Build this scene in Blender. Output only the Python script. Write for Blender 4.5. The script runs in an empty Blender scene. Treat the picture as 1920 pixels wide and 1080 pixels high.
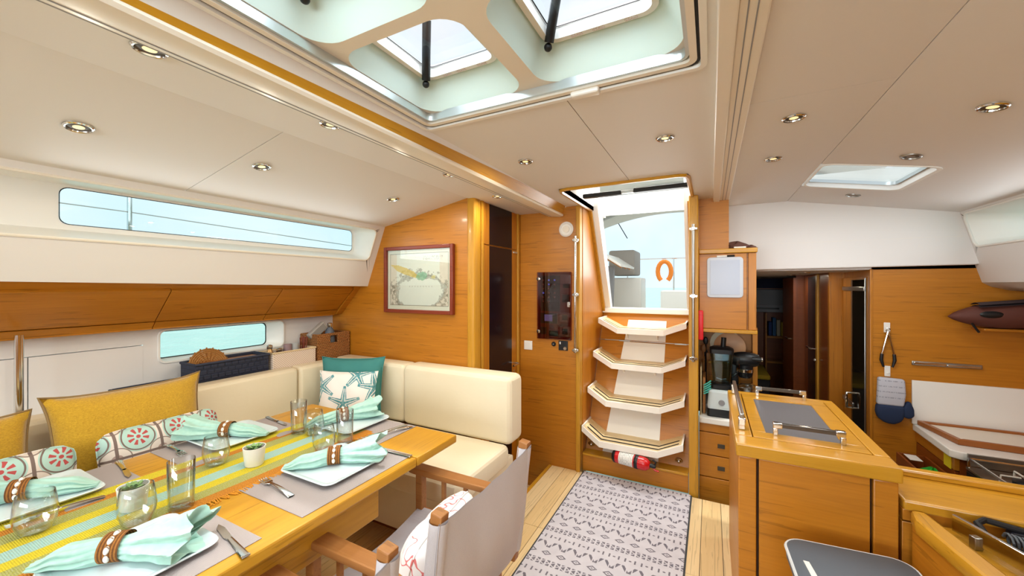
import bpy, bmesh, math, random
from mathutils import Vector, Matrix
random.seed(7)
PI = math.pi
EXPOSURE = -0.14
SKY = 1.25
SUN = 2.2
SUNDIR = (-0.27, 0.10, -0.96)
WOOD1, WOOD2 = '#965a0e', '#cc8626'
TIM1, TIM2 = '#ab7618', '#cf9a30'
LAMP = 2.5
LINER = '#dfdddb'
R = math.radians
sc = bpy.context.scene
C = sc.collection

# ---------------------------------------------------------------- camera
cam_d = bpy.data.cameras.new('camera')
cam_d.sensor_width = 36.0
cam_d.lens = 725.0 / 1920.0 * 36.0
cam_d.shift_y = -5.0 / 1920.0
cam_d.clip_start = 0.02
cam_d.clip_end = 900
cam = bpy.data.objects.new('camera', cam_d)
C.objects.link(cam)
cam.location = (0, 0, 1.4)
cam.rotation_euler = (R(90), 0, math.atan(373 / 725.0))
sc.camera = cam

# ---------------------------------------------------------------- view, world, sun
sc.view_settings.view_transform = 'Standard'
sc.view_settings.look = 'None'
sc.view_settings.gamma = 1.0
sc.view_settings.exposure = EXPOSURE
sc.view_settings.use_curve_mapping = False
for k, v in (('max_bounces', 14), ('diffuse_bounces', 8), ('glossy_bounces', 5), ('transmission_bounces', 12), ('transparent_max_bounces', 24),
             ('sample_clamp_indirect', 6.0), ('caustics_reflective', False), ('caustics_refractive', False), ('use_denoising', True)):
    try: setattr(sc.cycles, k, v)
    except Exception: pass

W = bpy.data.worlds.new('sky')
sc.world = W
W.use_nodes = True
nt = W.node_tree
nt.nodes.clear()
wo = nt.nodes.new('ShaderNodeOutputWorld')
bgn = nt.nodes.new('ShaderNodeBackground')
tcn = nt.nodes.new('ShaderNodeTexCoord')
nzn = nt.nodes.new('ShaderNodeTexNoise')
nzn.inputs['Scale'].default_value = 2.2
nzn.inputs['Detail'].default_value = 5
rmp = nt.nodes.new('ShaderNodeValToRGB')
rmp.color_ramp.elements[0].position = 0.38
rmp.color_ramp.elements[0].color = (0.72, 0.91, 1.0, 1)
rmp.color_ramp.elements[1].position = 0.62
rmp.color_ramp.elements[1].color = (1.0, 1.0, 1.0, 1)
nt.links.new(tcn.outputs['Generated'], nzn.inputs['Vector'])
nt.links.new(nzn.outputs['Fac'], rmp.inputs['Fac'])
nt.links.new(rmp.outputs['Color'], bgn.inputs['Color'])
nt.links.new(bgn.outputs['Background'], wo.inputs['Surface'])
bgn.inputs['Strength'].default_value = SKY

sun_d = bpy.data.lights.new('sun', 'SUN')
sun_d.energy = SUN
sun_d.angle = R(1.5)
sun_d.color = (1.0, 0.95, 0.85)
sun = bpy.data.objects.new('sun', sun_d)
C.objects.link(sun)
sun.rotation_euler = Vector(SUNDIR).to_track_quat('-Z', 'Y').to_euler()

def area(name, loc, size, power, direction, color=(1, 1, 1), size_y=None):
    d = bpy.data.lights.new(name, 'AREA')
    d.shape = 'RECTANGLE'
    d.size = size
    d.size_y = size_y or size
    d.energy = power
    d.color = color
    o = bpy.data.objects.new(name, d)
    C.objects.link(o)
    o.location = loc
    o.rotation_euler = Vector(direction).to_track_quat('-Z', 'Y').to_euler()
    return o
# area lamps added to strengthen the daylight at skylights, windows and companionway
area('skylight_daylight', (-0.5, 0.1, 2.55), 1.2, 95, (0, 0, -1), (0.90, 0.97, 1.0), 2.6)
area('saloon_fill_lamp', (-0.5, 0.1, 1.99), 0.85, 9, (0, 0, -1), (0.90, 0.97, 1.0), 2.0)  # unseen lamp added just under the skylight recess to brighten the saloon
area('galley_hatch_daylight', (0.70, 2.63, 1.95), 0.36, 7, (-0.17, 0, -1), (0.92, 0.97, 1.0), 0.4)
area('right_window_daylight', (1.34, 2.6, 1.7), 1.0, 2.0, (-1, 0, -0.1), (0.95, 0.98, 1.0), 0.18)
area('left_window_daylight', (-2.16, 1.2, 1.7), 1.5, 2.2, (1, 0, -0.1), (0.92, 0.98, 1.0), 0.18)
area('forward_window_daylight', (-0.6, -2.45, 1.5), 2.8, 92, (0, 1, 0.05), (0.94, 0.98, 1.0), 0.7)
area('companionway_daylight', (-0.5, 3.0, 2.6), 0.6, 26, (0, -0.05, -1), (1.0, 0.98, 0.95), 0.6)
area('cockpit_daylight', (-0.5, 3.9, 1.75), 0.6, 8, (0, -1, -0.5), (0.98, 0.99, 1.0), 0.6)

# ---------------------------------------------------------------- mesh helpers
class B:
    def __init__(s): s.v = []; s.f = []; s.crisp = False
    def add(s, v, f):
        n = len(s.v); s.v += [tuple(p) for p in v]; s.f += [tuple(i + n for i in q) for q in f]; return s
    def addbm(s, bm):
        bm.verts.index_update(); s.add([v.co for v in bm.verts], [[v.index for v in f.verts] for f in bm.faces]); bm.free(); return s
    def box(s, x0, x1, y0, y1, z0, z1, bev=0, seg=2):
        return s.prism([(x0, y0), (x1, y0), (x1, y1), (x0, y1)], 'Z', z0, z1, bev, seg)
    def prism(s, poly, axis, a, b, bev=0, seg=2):
        m = {'X': lambda p, h: (h, p[0], p[1]), 'Y': lambda p, h: (p[0], h, p[1]), 'Z': lambda p, h: (p[0], p[1], h)}[axis]
        n = len(poly)
        bm = bmesh.new()
        lo = [bm.verts.new(m(p, a)) for p in poly]; hi = [bm.verts.new(m(p, b)) for p in poly]
        bm.faces.new(lo); bm.faces.new(hi)
        for i in range(n): bm.faces.new((lo[i], lo[(i + 1) % n], hi[(i + 1) % n], hi[i]))
        bmesh.ops.recalc_face_normals(bm, faces=bm.faces)
        if bev: s.crisp = True
        if bev: bmesh.ops.bevel(bm, geom=list(bm.edges), offset=bev, segments=seg, affect='EDGES', profile=0.5, clamp_overlap=True)
        return s.addbm(bm)
    def lathe(s, prof, c=(0, 0, 0), seg=20):
        v = []; f = []; n = len(prof)
        for i in range(seg):
            a = 2 * PI * i / seg
            for r, z in prof: v.append((c[0] + r * math.cos(a), c[1] + r * math.sin(a), c[2] + z))
        for i in range(seg):
            j = (i + 1) % seg
            for k in range(n - 1): f.append((i * n + k, j * n + k, j * n + k + 1, i * n + k + 1))
        if prof[0][0] > 1e-5: f.append(tuple(i * n for i in range(seg))[::-1])
        if prof[-1][0] > 1e-5: f.append(tuple(i * n + n - 1 for i in range(seg)))
        bm = bmesh.new(); bv = [bm.verts.new(p) for p in v]
        for q in f:
            try: bm.faces.new([bv[i] for i in q])
            except ValueError: pass
        bmesh.ops.remove_doubles(bm, verts=bm.verts, dist=1e-6)
        return s.addbm(bm)
    def tube(s, pts, r, seg=8, closed=False):
        pts = [Vector(p) for p in pts]; n = len(pts)
        rr = r if isinstance(r, (list, tuple)) else [r] * n
        up = None; v = []; f = []
        for i, p in enumerate(pts):
            if closed: t = pts[(i + 1) % n] - pts[i - 1]
            else: t = pts[min(i + 1, n - 1)] - pts[max(i - 1, 0)]
            t.normalize()
            if up is None: up = Vector((0, 0, 1)) if abs(t.z) < 0.9 else Vector((1, 0, 0))
            a = t.cross(up).normalized(); up = a.cross(t).normalized()
            for k in range(seg):
                an = 2 * PI * k / seg
                v.append(p + (a * math.cos(an) + up * math.sin(an)) * rr[i])
        m = n if closed else n - 1
        for i in range(m):
            j = (i + 1) % n
            for k in range(seg):
                l = (k + 1) % seg
                f.append((i * seg + k, i * seg + l, j * seg + l, j * seg + k))
        if not closed:
            f.append(tuple(range(seg))[::-1]); f.append(tuple((n - 1) * seg + k for k in range(seg)))
        return s.add(v, f)
    def grid(s, fn, nu, nv, cu=False, cv=False):
        v = [fn(i / (nu if cu else nu - 1), j / (nv if cv else nv - 1)) for i in range(nu) for j in range(nv)]
        f = []
        for i in range(nu if cu else nu - 1):
            for j in range(nv if cv else nv - 1):
                a, b = (i + 1) % nu, (j + 1) % nv
                f.append((i * nv + j, a * nv + j, a * nv + b, i * nv + b))
        return s.add(v, f)
    def ball(s, c, rx, ry=None, rz=None, nu=12, nv=8):
        ry = ry or rx; rz = rz or rx
        return s._ball(c, rx, ry, rz, nu, nv)
    def _ball(s, c, rx, ry, rz, nu, nv):
        b = B().lathe([(max(0.0, math.sin(PI * k / nv)) if 0 < k < nv else 0.0, -math.cos(PI * k / nv)) for k in range(nv + 1)], seg=nu)
        return s.add([(c[0] + x * rx, c[1] + y * ry, c[2] + z * rz) for x, y, z in b.v], b.f)
    def ring(s, inner, outer):
        n = len(inner); v = list(inner) + list(outer); f = []
        for i in range(n):
            j = (i + 1) % n
            q = [i, j, n + j, n + i]
            if (Vector(outer[i]) - Vector(outer[j])).length < 1e-7: q = [i, j, n + i]
            elif (Vector(inner[i]) - Vector(inner[j])).length < 1e-7: q = [i, n + j, n + i]
            f.append(tuple(q))
        return s.add(v, f)
    def face(s, pts): return s.add(pts, [tuple(range(len(pts)))])
    def xf(s, m):
        s.v = [tuple(m @ Vector(p)) for p in s.v]; return s
    def join(s, o): s.crisp = s.crisp or o.crisp; return s.add(o.v, o.f)

def rrect(x0, x1, y0, y1, r, k=6):
    """rounded rectangle loop and, point for point, the square loop around the same corners"""
    pts = []; cor = []
    for cx, cy, a0, qx, qy in ((x1 - r, y1 - r, 0, x1, y1), (x0 + r, y1 - r, 90, x0, y1), (x0 + r, y0 + r, 180, x0, y0), (x1 - r, y0 + r, 270, x1, y0)):
        for i in range(k):
            a = R(a0 + 90 * i / (k - 1)); pts.append((cx + r * math.cos(a), cy + r * math.sin(a))); cor.append((qx, qy))
    return pts, cor
def square_like(x0, x1, y0, y1, k=6):
    return [p for p in ((x1, y1), (x0, y1), (x0, y0), (x1, y0)) for _ in range(k)]

ORG = {}
def obj(name, b, mat, parent=None, sharp=38, kind=None, label=None, at=None):
    me = bpy.data.meshes.new(name)
    xs = [p[0] for p in b.v]; ys = [p[1] for p in b.v]; zs = [p[2] for p in b.v]
    c = Vector(at) if at else Vector(((min(xs) + max(xs)) / 2, (min(ys) + max(ys)) / 2, min(zs)))
    me.from_pydata([tuple(Vector(p) - c) for p in b.v], [], b.f)
    me.update()
    bm = bmesh.new(); bm.from_mesh(me); bmesh.ops.recalc_face_normals(bm, faces=bm.faces); bm.to_mesh(me); bm.free()
    me.polygons.foreach_set('use_smooth', [True] * len(me.polygons))
    me.set_sharp_from_angle(angle=R(min(sharp, 20) if b.crisp and sharp == 38 else sharp))
    if mat: me.materials.append(mat)
    o = bpy.data.objects.new(name, me)
    C.objects.link(o)
    if parent is not None:
        o.parent = parent; o.location = c - ORG[parent.name]
    else: o.location = c
    ORG[o.name] = c
    if kind: o['kind'] = kind
    if label: o['label'] = label
    return o
def thing(name, label, cat, loc, rot=None, group=None, local=False):
    """an Empty at the base of a thing. local: its parts are modelled around the origin and turn with it"""
    o = bpy.data.objects.new(name, None)
    o.empty_display_size = 0.05
    C.objects.link(o)
    o.location = loc
    if rot: o.rotation_euler = rot
    o['label'] = label; o['category'] = cat
    if group: o['group'] = group
    ORG[o.name] = Vector((0, 0, 0)) if (local or rot) else Vector(loc)
    return o
def tag(o, label, cat, group=None):
    o['label'] = label; o['category'] = cat
    if group: o['group'] = group
    return o
def struct(name, b, mat, parent=None, sharp=38):
    o = obj(name, b, mat, parent, sharp)
    if parent is None: o['kind'] = 'structure'
    return o
def sroot(name, loc):
    o = bpy.data.objects.new(name, None); o.empty_display_size = 0.05
    C.objects.link(o); o.location = loc; o['kind'] = 'structure'; ORG[o.name] = Vector(loc)
    return o
def clone(o, parent=None):
    c = o.copy(); C.objects.link(c); c.parent = parent
    for ch in list(o.children): clone(ch, c)
    return c

# ---------------------------------------------------------------- materials
def lin(h):
    h = h.lstrip('#')
    return tuple((lambda c: c / 12.92 if c <= 0.04045 else ((c + 0.055) / 1.055) ** 2.4)(int(h[i:i + 2], 16) / 255) for i in (0, 2, 4))
class X:
    """a node socket that can be used in arithmetic"""
    nt = None
    def __init__(s, sock): s.s = sock
    @staticmethod
    def m(op, *a):
        n = X.nt.nodes.new('ShaderNodeMath'); n.operation = op
        for i, q in enumerate(a):
            if isinstance(q, X): X.nt.links.new(q.s, n.inputs[i])
            else: n.inputs[i].default_value = q
        return X(n.outputs[0])
    def __add__(s, o): return X.m('ADD', s, o)
    def __radd__(s, o): return X.m('ADD', o, s)
    def __sub__(s, o): return X.m('SUBTRACT', s, o)
    def __rsub__(s, o): return X.m('SUBTRACT', o, s)
    def __mul__(s, o): return X.m('MULTIPLY', s, o)
    def __rmul__(s, o): return X.m('MULTIPLY', o, s)
    def __truediv__(s, o): return X.m('DIVIDE', s, o)
    def __neg__(s): return X.m('MULTIPLY', s, -1.0)
    def __lt__(s, o): return X.m('LESS_THAN', s, o)
    def __gt__(s, o): return X.m('GREATER_THAN', s, o)
    def __and__(s, o): return X.m('MINIMUM', s, o)
    def __or__(s, o): return X.m('MAXIMUM', s, o)
def xabs(a): return X.m('ABSOLUTE', a)
def xfr(a): return X.m('FRACT', a)
def xfl(a): return X.m('FLOOR', a)
def xsin(a): return X.m('SINE', a)
def xhyp(a, b): return X.m('SQRT', a * a + b * b)
def xcoord():
    tc = X.nt.nodes.new('ShaderNodeTexCoord'); sp = X.nt.nodes.new('ShaderNodeSeparateXYZ')
    X.nt.links.new(tc.outputs['Object'], sp.inputs[0])
    return X(sp.outputs[0]), X(sp.outputs[1]), X(sp.outputs[2]), tc.outputs['Object']
def xnoise(vec, scale=(1, 1, 1), detail=3, rough=0.5, out='Fac', k=1.0):
    mp = X.nt.nodes.new('ShaderNodeMapping'); mp.inputs['Scale'].default_value = scale
    X.nt.links.new(vec, mp.inputs[0])
    n = X.nt.nodes.new('ShaderNodeTexNoise'); n.inputs['Scale'].default_value = k; n.inputs['Detail'].default_value = detail
    n.inputs['Roughness'].default_value = rough
    X.nt.links.new(mp.outputs[0], n.inputs['Vector'])
    return X(n.outputs[out])
def xmix(f, a, b):
    n = X.nt.nodes.new('ShaderNodeMix'); n.data_type = 'RGBA'
    for sock, q in ((n.inputs[0], f), (n.inputs[6], a), (n.inputs[7], b)):
        if isinstance(q, X): X.nt.links.new(q.s, sock)
        elif isinstance(q, (tuple, list)): sock.default_value = tuple(q) + (1,) if len(q) == 3 else q
        else: sock.default_value = q
    return X(n.outputs[2])
def mat(name, col=(0.8, 0.8, 0.8), rough=0.5, metal=0.0, fn=None, bump=None, spec=0.5, trans=0.0, ior=1.45, emit=None, estr=0, coat=0, sheen=0, alpha=1):
    m = bpy.data.materials.new(name); m.use_nodes = True
    X.nt = m.node_tree
    p = m.node_tree.nodes['Principled BSDF']
    if isinstance(col, str): col = lin(col)
    p.inputs['Base Color'].default_value = tuple(col) + (1,)
    p.inputs['Roughness'].default_value = rough
    p.inputs['Metallic'].default_value = metal
    p.inputs['Specular IOR Level'].default_value = spec
    p.inputs['IOR'].default_value = ior
    p.inputs['Transmission Weight'].default_value = trans
    p.inputs['Coat Weight'].default_value = coat
    p.inputs['Coat Roughness'].default_value = 0.12
    p.inputs['Sheen Weight'].default_value = sheen
    if emit is not None:
        p.inputs['Emission Color'].default_value = tuple(lin(emit) if isinstance(emit, str) else emit) + (1,)
        p.inputs['Emission Strength'].default_value = estr
    if fn:
        r = fn(*xcoord())
        m.node_tree.links.new(r.s, p.inputs['Base Color'])
    if bump:
        h, strength, dist = bump(*xcoord())
        bn = m.node_tree.nodes.new('ShaderNodeBump'); bn.inputs['Strength'].default_value = strength; bn.inputs['Distance'].default_value = dist
        m.node_tree.links.new(h.s, bn.inputs['Height']); m.node_tree.links.new(bn.outputs[0], p.inputs['Normal'])
    return m
def wood(name, c1, c2, grain='X', rough=0.38, coat=0.08, fine=1.0):
    c1, c2 = lin(c1), lin(c2)
    lo, hi = 1.6, 42 * fine
    sc_ = {'X': (lo, hi, hi), 'Y': (hi, lo, hi), 'Z': (hi, hi, lo), 'H': (lo, lo, hi)}[grain]
    def fn(x, y, z, v):
        n1 = xnoise(v, sc_, 5, 0.6)
        n2 = xnoise(v, tuple(q * 3.5 for q in sc_), 3, 0.6)
        f = (n1 * 0.75 + n2 * 0.45 - 0.1)
        n3 = xnoise(v, tuple(q * 2.2 for q in sc_), 2, 0.5)
        return xmix((n3 > 0.64) * 0.35, xmix(f, c1, c2), tuple(q * 0.45 for q in c1))
    return mat(name, rough=rough, fn=fn, coat=coat)
def thin_glass(name, tint, refl=1.0, rough=0.0):
    """a flat pane: what passes straight through is tinted, the rest is mirrored by angle"""
    m = bpy.data.materials.new(name); m.use_nodes = True
    t = m.node_tree; t.nodes.clear()
    o = t.nodes.new('ShaderNodeOutputMaterial'); tr = t.nodes.new('ShaderNodeBsdfTransparent'); gl = t.nodes.new('ShaderNodeBsdfGlossy')
    lw = t.nodes.new('ShaderNodeLayerWeight'); mx = t.nodes.new('ShaderNodeMixShader'); pw = t.nodes.new('ShaderNodeMath'); mu = t.nodes.new('ShaderNodeMath')
    pw.operation = 'POWER'; pw.inputs[1].default_value = 4.0; lw.inputs[0].default_value = 0.5
    mu.operation = 'MULTIPLY_ADD'; mu.inputs[1].default_value = 0.7 * refl; mu.inputs[2].default_value = 0.035 * refl; mu.use_clamp = True
    tr.inputs[0].default_value = tuple(lin(tint)) + (1,); gl.inputs['Roughness'].default_value = rough
    t.links.new(lw.outputs['Facing'], pw.inputs[0]); t.links.new(pw.outputs[0], mu.inputs[0]); t.links.new(mu.outputs[0], mx.inputs[0])
    t.links.new(tr.outputs[0], mx.inputs[1]); t.links.new(gl.outputs[0], mx.inputs[2]); t.links.new(mx.outputs[0], o.inputs[0])
    return m

M = {}
M['veneer'] = wood('honey_veneer', WOOD1, WOOD2, 'H', fine=0.8)
M['veneer_v'] = wood('honey_veneer_upright', WOOD1, WOOD2, 'Z', fine=0.8)
M['timber_y'] = wood('honey_timber_long', TIM1, TIM2, 'Y', rough=0.28)
M['timber_x'] = wood('honey_timber_cross', TIM1, TIM2, 'X', rough=0.28)
M['timber_z'] = wood('honey_timber_up', TIM1, TIM2, 'Z', rough=0.4, coat=0.08)
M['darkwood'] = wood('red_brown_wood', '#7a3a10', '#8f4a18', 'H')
M['frame_wood'] = wood('mahogany', '#6a2614', '#8a3a22', 'X')
M['fiddle'] = wood('fiddle_wood', '#8a4d20', '#a8662c', 'X')
M['chair_wood'] = wood('oak', '#8a5426', '#b07a44', 'X', rough=0.45, coat=0)
M['plank'] = wood('pale_sole_plank', '#d9bd8b', '#e6cfa2', 'Y', rough=0.38, coat=0.15)
M['plank2'] = wood('pale_sole_plank_warm', '#d2b27c', '#e2c795', 'Y', rough=0.38, coat=0.15)
M['caulk'] = mat('sole_caulk', '#3a2c1c', 0.7)
M['gap'] = mat('dark_joint', '#241509', 0.8)
def vinyl(name, c, k=900, s=0.08):
    return mat(name, c, 0.6, bump=lambda x, y, z, v: (xnoise(v, (k, k, k), 2), s, 0.001))
M['liner'] = vinyl('headliner_vinyl', LINER)
M['white'] = mat('white_gelcoat', '#e9e8e3', 0.3, spec=0.4)
M['cream'] = mat('cream_moulding', '#e6e0d3', 0.35)
M['leather'] = mat('cream_leather', '#e2d8bd', 0.45, fn=lambda x, y, z, v: xmix(xnoise(v, (3, 3, 3), 4), lin('#dccfb0'), lin('#e8dfc8')), bump=lambda x, y, z, v: (xnoise(v, (9, 9, 14), 4) * 0.9 + xnoise(v, (300, 300, 300), 2) * 0.05, 0.25, 0.01))
M['chrome'] = mat('polished_steel', '#d8d8d6', 0.12, 1.0)
M['steel'] = mat('brushed_steel', '#a9a8a4', 0.3, 1.0)
M['alu'] = mat('anodised_aluminium', '#c9d2d4', 0.35, 0.8)
M['black'] = mat('black_plastic', '#121315', 0.4)
M['rubber'] = mat('black_rubber', '#1a1a1c', 0.7)
M['smoke'] = mat('smoked_acrylic', '#1c1016', 0.22, spec=0.3)
M['grey'] = mat('grey_plastic', '#8b8c90', 0.45)
M['porcelain'] = mat('white_porcelain', '#cfdcdf', 0.12, spec=0.5, coat=0.3)
M['pane'] = thin_glass('clear_pane', '#ddf4f6')
M['pane_sky'] = thin_glass('skylight_pane', '#eef3f8')
M['pane_teal'] = thin_glass('tinted_hull_pane', '#e4f4f2')
M['glass'] = thin_glass('drinking_glass', '#fbfdfd', 2.6)
M['jar'] = thin_glass('smoky_jar_plastic', '#d6e2e5', 1.2)
M['lamp'] = mat('lamp_lens', '#f0dca0', 0.4, emit='#ffe9ae', estr=1.0)
M['ceiling_grey'] = mat('lamp_off_lens', '#8c8078', 0.4)
M['hs'] = mat('hatch_sticker', fn=lambda x, y, z, v: xmix((xnoise(v, (700, 260, 1), 1) > 0.52) * 0.7, lin('#e3e6e4'), lin('#c07a78')))
M['ww'] = mat('white_wire', '#d8d6cc', 0.4)
M['bz'] = mat('bezel', '#4a4234', 0.35, 0.6)
M['well'] = mat('white_gelcoat_mint_light', '#cfe4df', 0.35)  # white gelcoat with the greenish light in the wells put into its colour
M['cane_gap'] = mat('dark_gap', '#3a2008', 0.8)

# ================================================================ STRUCTURE
# ---- floor: a board under single planks
fl = struct('floor', B().prism([(-2.6, -2.5), (1.9, -2.5), (1.9, 2.82), (-1.12, 2.82), (-1.12, 2.14), (-2.6, 2.14)], 'Z', -0.05, -0.004), M['caulk'])
for ix in range(28):
    x0 = -2.36 + ix * 0.105
    cuts = [-0.9, -0.3 + 0.17 * ((ix * 7) % 3), 0.95 + 0.23 * ((ix * 5) % 4), 2.06 + 0.12 * ((ix * 3) % 3), 2.82]
    for a, b_ in zip(cuts, cuts[1:]):
        if x0 < -1.105: b_ = min(b_, 2.135)
        if b_ - a < 0.1: continue
        obj('plank', B().box(x0 + 0.0015, x0 + 0.1035, a + 0.0015, b_ - 0.0015, -0.004, 0.0), M['plank' if (ix + int(a * 10)) % 3 else 'plank2'], fl)
struct('trim_5', B().box(-1.125, -1.1, 2.14, 2.82, -0.05, 0.004, 0.004), M['timber_y'])
lf = struct('floor_landing', B().box(-1.5, -1.1, 2.1, 2.85, -0.42, -0.4), M['plank'])
struct('wall_landing', B().box(-1.11, -1.1, 2.14, 2.82, -0.42, -0.05), M['veneer'])
ls = struct('trim_6', B().box(-1.38, -1.115, 2.45, 2.82, -0.4, -0.2, 0.005), M['plank'])
gf = struct('floor_galley', B().box(-0.1, 2.0, 2.0, 5.2, -0.46, -0.4), M['plank'])
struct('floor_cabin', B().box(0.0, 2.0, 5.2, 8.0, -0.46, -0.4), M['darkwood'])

# ---- centre ceiling: panels with shadow gaps
HX0, HX1, HY0, HY1 = -0.965, -0.02, -1.05, 1.175
ce = sroot('ceiling', (-0.5, 0.5, 2.0))
for x0, x1, y0, y1 in ((-0.985, -0.417, HY1, 2.28), (-0.414, 0.02, HY1, 2.28), (-0.985, -0.835, 2.28, 3.45), (-0.12, 0.02, 2.28, 3.45),
                       (-0.985, HX0, HY0, HY1), (HX1, 0.02, HY0, HY1), (-0.985, 0.02, -2.5, HY0)):
    obj('ceiling_panel', B().box(x0, x1, y0, y1, 2.0, 2.03), M['liner'], ce)
obj('gap_light_block', B().box(-0.44, -0.39, HY1, 2.28, 2.031, 2.036), M['liner'], ce)  # unseen strip added above the panel gap to stop light leaking through
# ---- left soffit and sloping side panels
cl = sroot('ceiling_left', (-1.7, 0.8, 1.84))
for y0, y1 in ((-2.5, -0.4), (-0.397, 2.86)):
    obj('soffit_panel', B().box(-1.42, -1.14, y0, y1, 1.972, 2.0), M['liner'], cl)
for y0, y1 in ((-2.5, -0.85), (-0.847, 0.9), (0.903, 2.2)):
    obj('side_panel', B().prism([(-1.424, 1.98), (-2.17, 1.838), (-2.17, 1.868), (-1.424, 2.01)], 'Y', y0, y1), M['liner'], cl)
# ---- left beam: white rounded lip with grooves, timber fascia
tb = sroot('trim_1', (-1.08, 0.2, 1.94))
lip = [(-1.145, 1.972), (-1.145, 1.944), (-1.12, 1.932), (-1.03, 1.924), (-1.006, 1.927), (-0.999, 1.935), (-1.003, 1.943), (-1.03, 1.965), (-1.145, 1.99)]
obj('beam_lip', B().prism(lip, 'Y', -2.5, 2.8), M['cream'], tb)
for x in (-1.118, -1.095): obj('groove', B().box(x, x + 0.004, -2.5, 2.78, 1.9285 if x > -1.1 else 1.931, 1.94), M['grey'], tb)
ftop = lambda y: 1.958 + 0.042 * min(1, max(0, (y - 0.2) / 1.8))
obj('fascia', B().add([p for y in (-2.5, 0.2, 0.8, 1.4, 2.0, 2.79) for p in ((-1.012, y, 1.935), (-1.012 + 0.5 * (ftop(y) - 1.935), y, ftop(y)), (-1.06, y, ftop(y)))], [q for i in range(5) for q in ((3 * i, 3 * i + 3, 3 * i + 4, 3 * i + 1), (3 * i + 1, 3 * i + 4, 3 * i + 5, 3 * i + 2))] + [(15, 16, 17)]), M['timber_y'], tb)
obj('fascia_filler', B().add([p for y in (-2.5, 0.2, 0.8, 1.4, 2.0, 2.28) for p in ((-1.0125 + 0.5 * (ftop(y) - 1.935), y, ftop(y) - 0.001), (-0.976, y, 2.001))], [(2 * i, 2 * i + 2, 2 * i + 3, 2 * i + 1) for i in range(5)]), M['liner'], tb)
# ---- right beam
tr = sroot('trim_2', (0.06, 0.2, 1.97))
obj('beam_lip', B().box(0.012, 0.052, -2.5, 3.36, 1.972, 2.02, 0.004), M['cream'], tr)
obj('beam_body', B().box(0.052, 0.112, -2.5, 3.36, 1.98, 2.03, 0.004), M['cream'], tr)
for x in (0.068, 0.086): obj('groove', B().box(x, x + 0.003, -2.5, 3.34, 1.979, 1.985), M['grey'], tr)
# ---- right ceiling
cr = sroot('ceiling_right', (0.8, 0.5, 1.85))
obj('flat_panel', B().box(0.112, 0.482, -2.5, 1.5, 2.0, 2.03), M['liner'], cr)
obj('flat_panel', B().box(0.112, 0.482, 1.502, 3.45, 2.0, 2.03), M['liner'], cr)
def slope(x, up=0.0): return 2.0 - (x - 0.485) * 0.1745 + up
GH = (0.50, 0.915, 2.40, 2.87)
def slope_panel(x0, x1, y0, y1):
    return B().prism([(x0, slope(x0)), (x1, slope(x1)), (x1, slope(x1, .03)), (x0, slope(x0, .03))], 'Y', y0, y1)
obj('side_panel', slope_panel(0.485, 1.40, -2.5, GH[2]), M['liner'], cr)
obj('side_panel', slope_panel(0.485, 1.40, GH[3], 3.45), M['liner'], cr)
obj('side_panel', slope_panel(GH[1], 1.40, GH[2], GH[3]), M['liner'], cr)
# ---- galley hatch
gw = sroot('window_4', ((GH[0] + GH[1]) / 2, (GH[2] + GH[3]) / 2, slope(0.7)))
def slopeloop(l, up): return [(x, y, slope(x, up)) for x, y in l]
a_, ca = rrect(GH[0] - 0.01, GH[1] + 0.012, GH[2] - 0.01, GH[3] + 0.012, 0.05); b_, _ = rrect(GH[0] - 0.002, GH[1] - 0.006, GH[2] - 0.002, GH[3] - 0.008, 0.045)
obj('frame', B().ring(slopeloop(b_, -0.004), slopeloop(a_, -0.004)).ring(slopeloop(a_, -0.004), slopeloop(a_, 0.02)).ring(slopeloop(b_, -0.004), slopeloop(b_, 0.03)), M['white'], gw)
c_, _ = rrect(GH[0] + 0.004, GH[1] - 0.016, GH[2] + 0.004, GH[3] - 0.016, 0.04)
obj('inner_frame', B().ring(slopeloop(c_, 0.022), slopeloop(b_, 0.03)).ring(slopeloop(c_, 0.022), slopeloop(c_, 0.04)), M['alu'], gw)
obj('pane', B().face(slopeloop(c_, 0.038)), M['pane_sky'], gw)
# ---- skylight recess over the saloon: six wells with hatches
sk = sroot('window_3', (-0.5, 0.1, 2.03))
cells = [(-0.95, -0.5), (-0.5, -0.03)]
rows = [(0.7, 1.145), (0.12, 0.7), (-0.48, 0.12), (-1.04, -0.48)]
# rim and blind rails around the recess
def ring_frame(x0, x1, y0, y1, w, z0, z1, r=0.032):
    o_, _ = rrect(x0, x1, y0, y1, r); i_, _ = rrect(x0 + w, x1 - w, y0 + w, y1 - w, max(r - w, 0.01))
    L = lambda l, z: [(p[0], p[1], z) for p in l]
    return B().ring(L(i_, z0), L(o_, z0)).ring(L(o_, z0), L(o_, z1)).ring(L(i_, z0), L(i_, z1)).ring(L(i_, z1), L(o_, z1))
obj('rim', ring_frame(HX0 - 0.012, HX1 + 0.012, HY0 - 0.012, HY1 + 0.012, 0.016, 1.994, 2.03), M['white'], sk)
obj('blind_rail', ring_frame(HX0 + 0.004, HX1 - 0.004, HY0, HY1 - 0.002, 0.012, 2.003, 2.04), M['rubber'], sk)
obj('blind_rail', ring_frame(HX0 + 0.012, HX1 - 0.012, HY0, HY1 - 0.014, 0.018, 1.999, 2.04), M['cream'], sk)
obj('blind_rail', ring_frame(HX0 + 0.03, HX1 - 0.03, HY0, HY1 - 0.033, 0.010, 2.006, 2.04), M['alu'], sk)
bp = obj('blind_pull', B().box(-0.39, -0.30, 1.15, 1.182, 1.985, 2.004, 0.008, 3), M['white'], sk)
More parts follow.
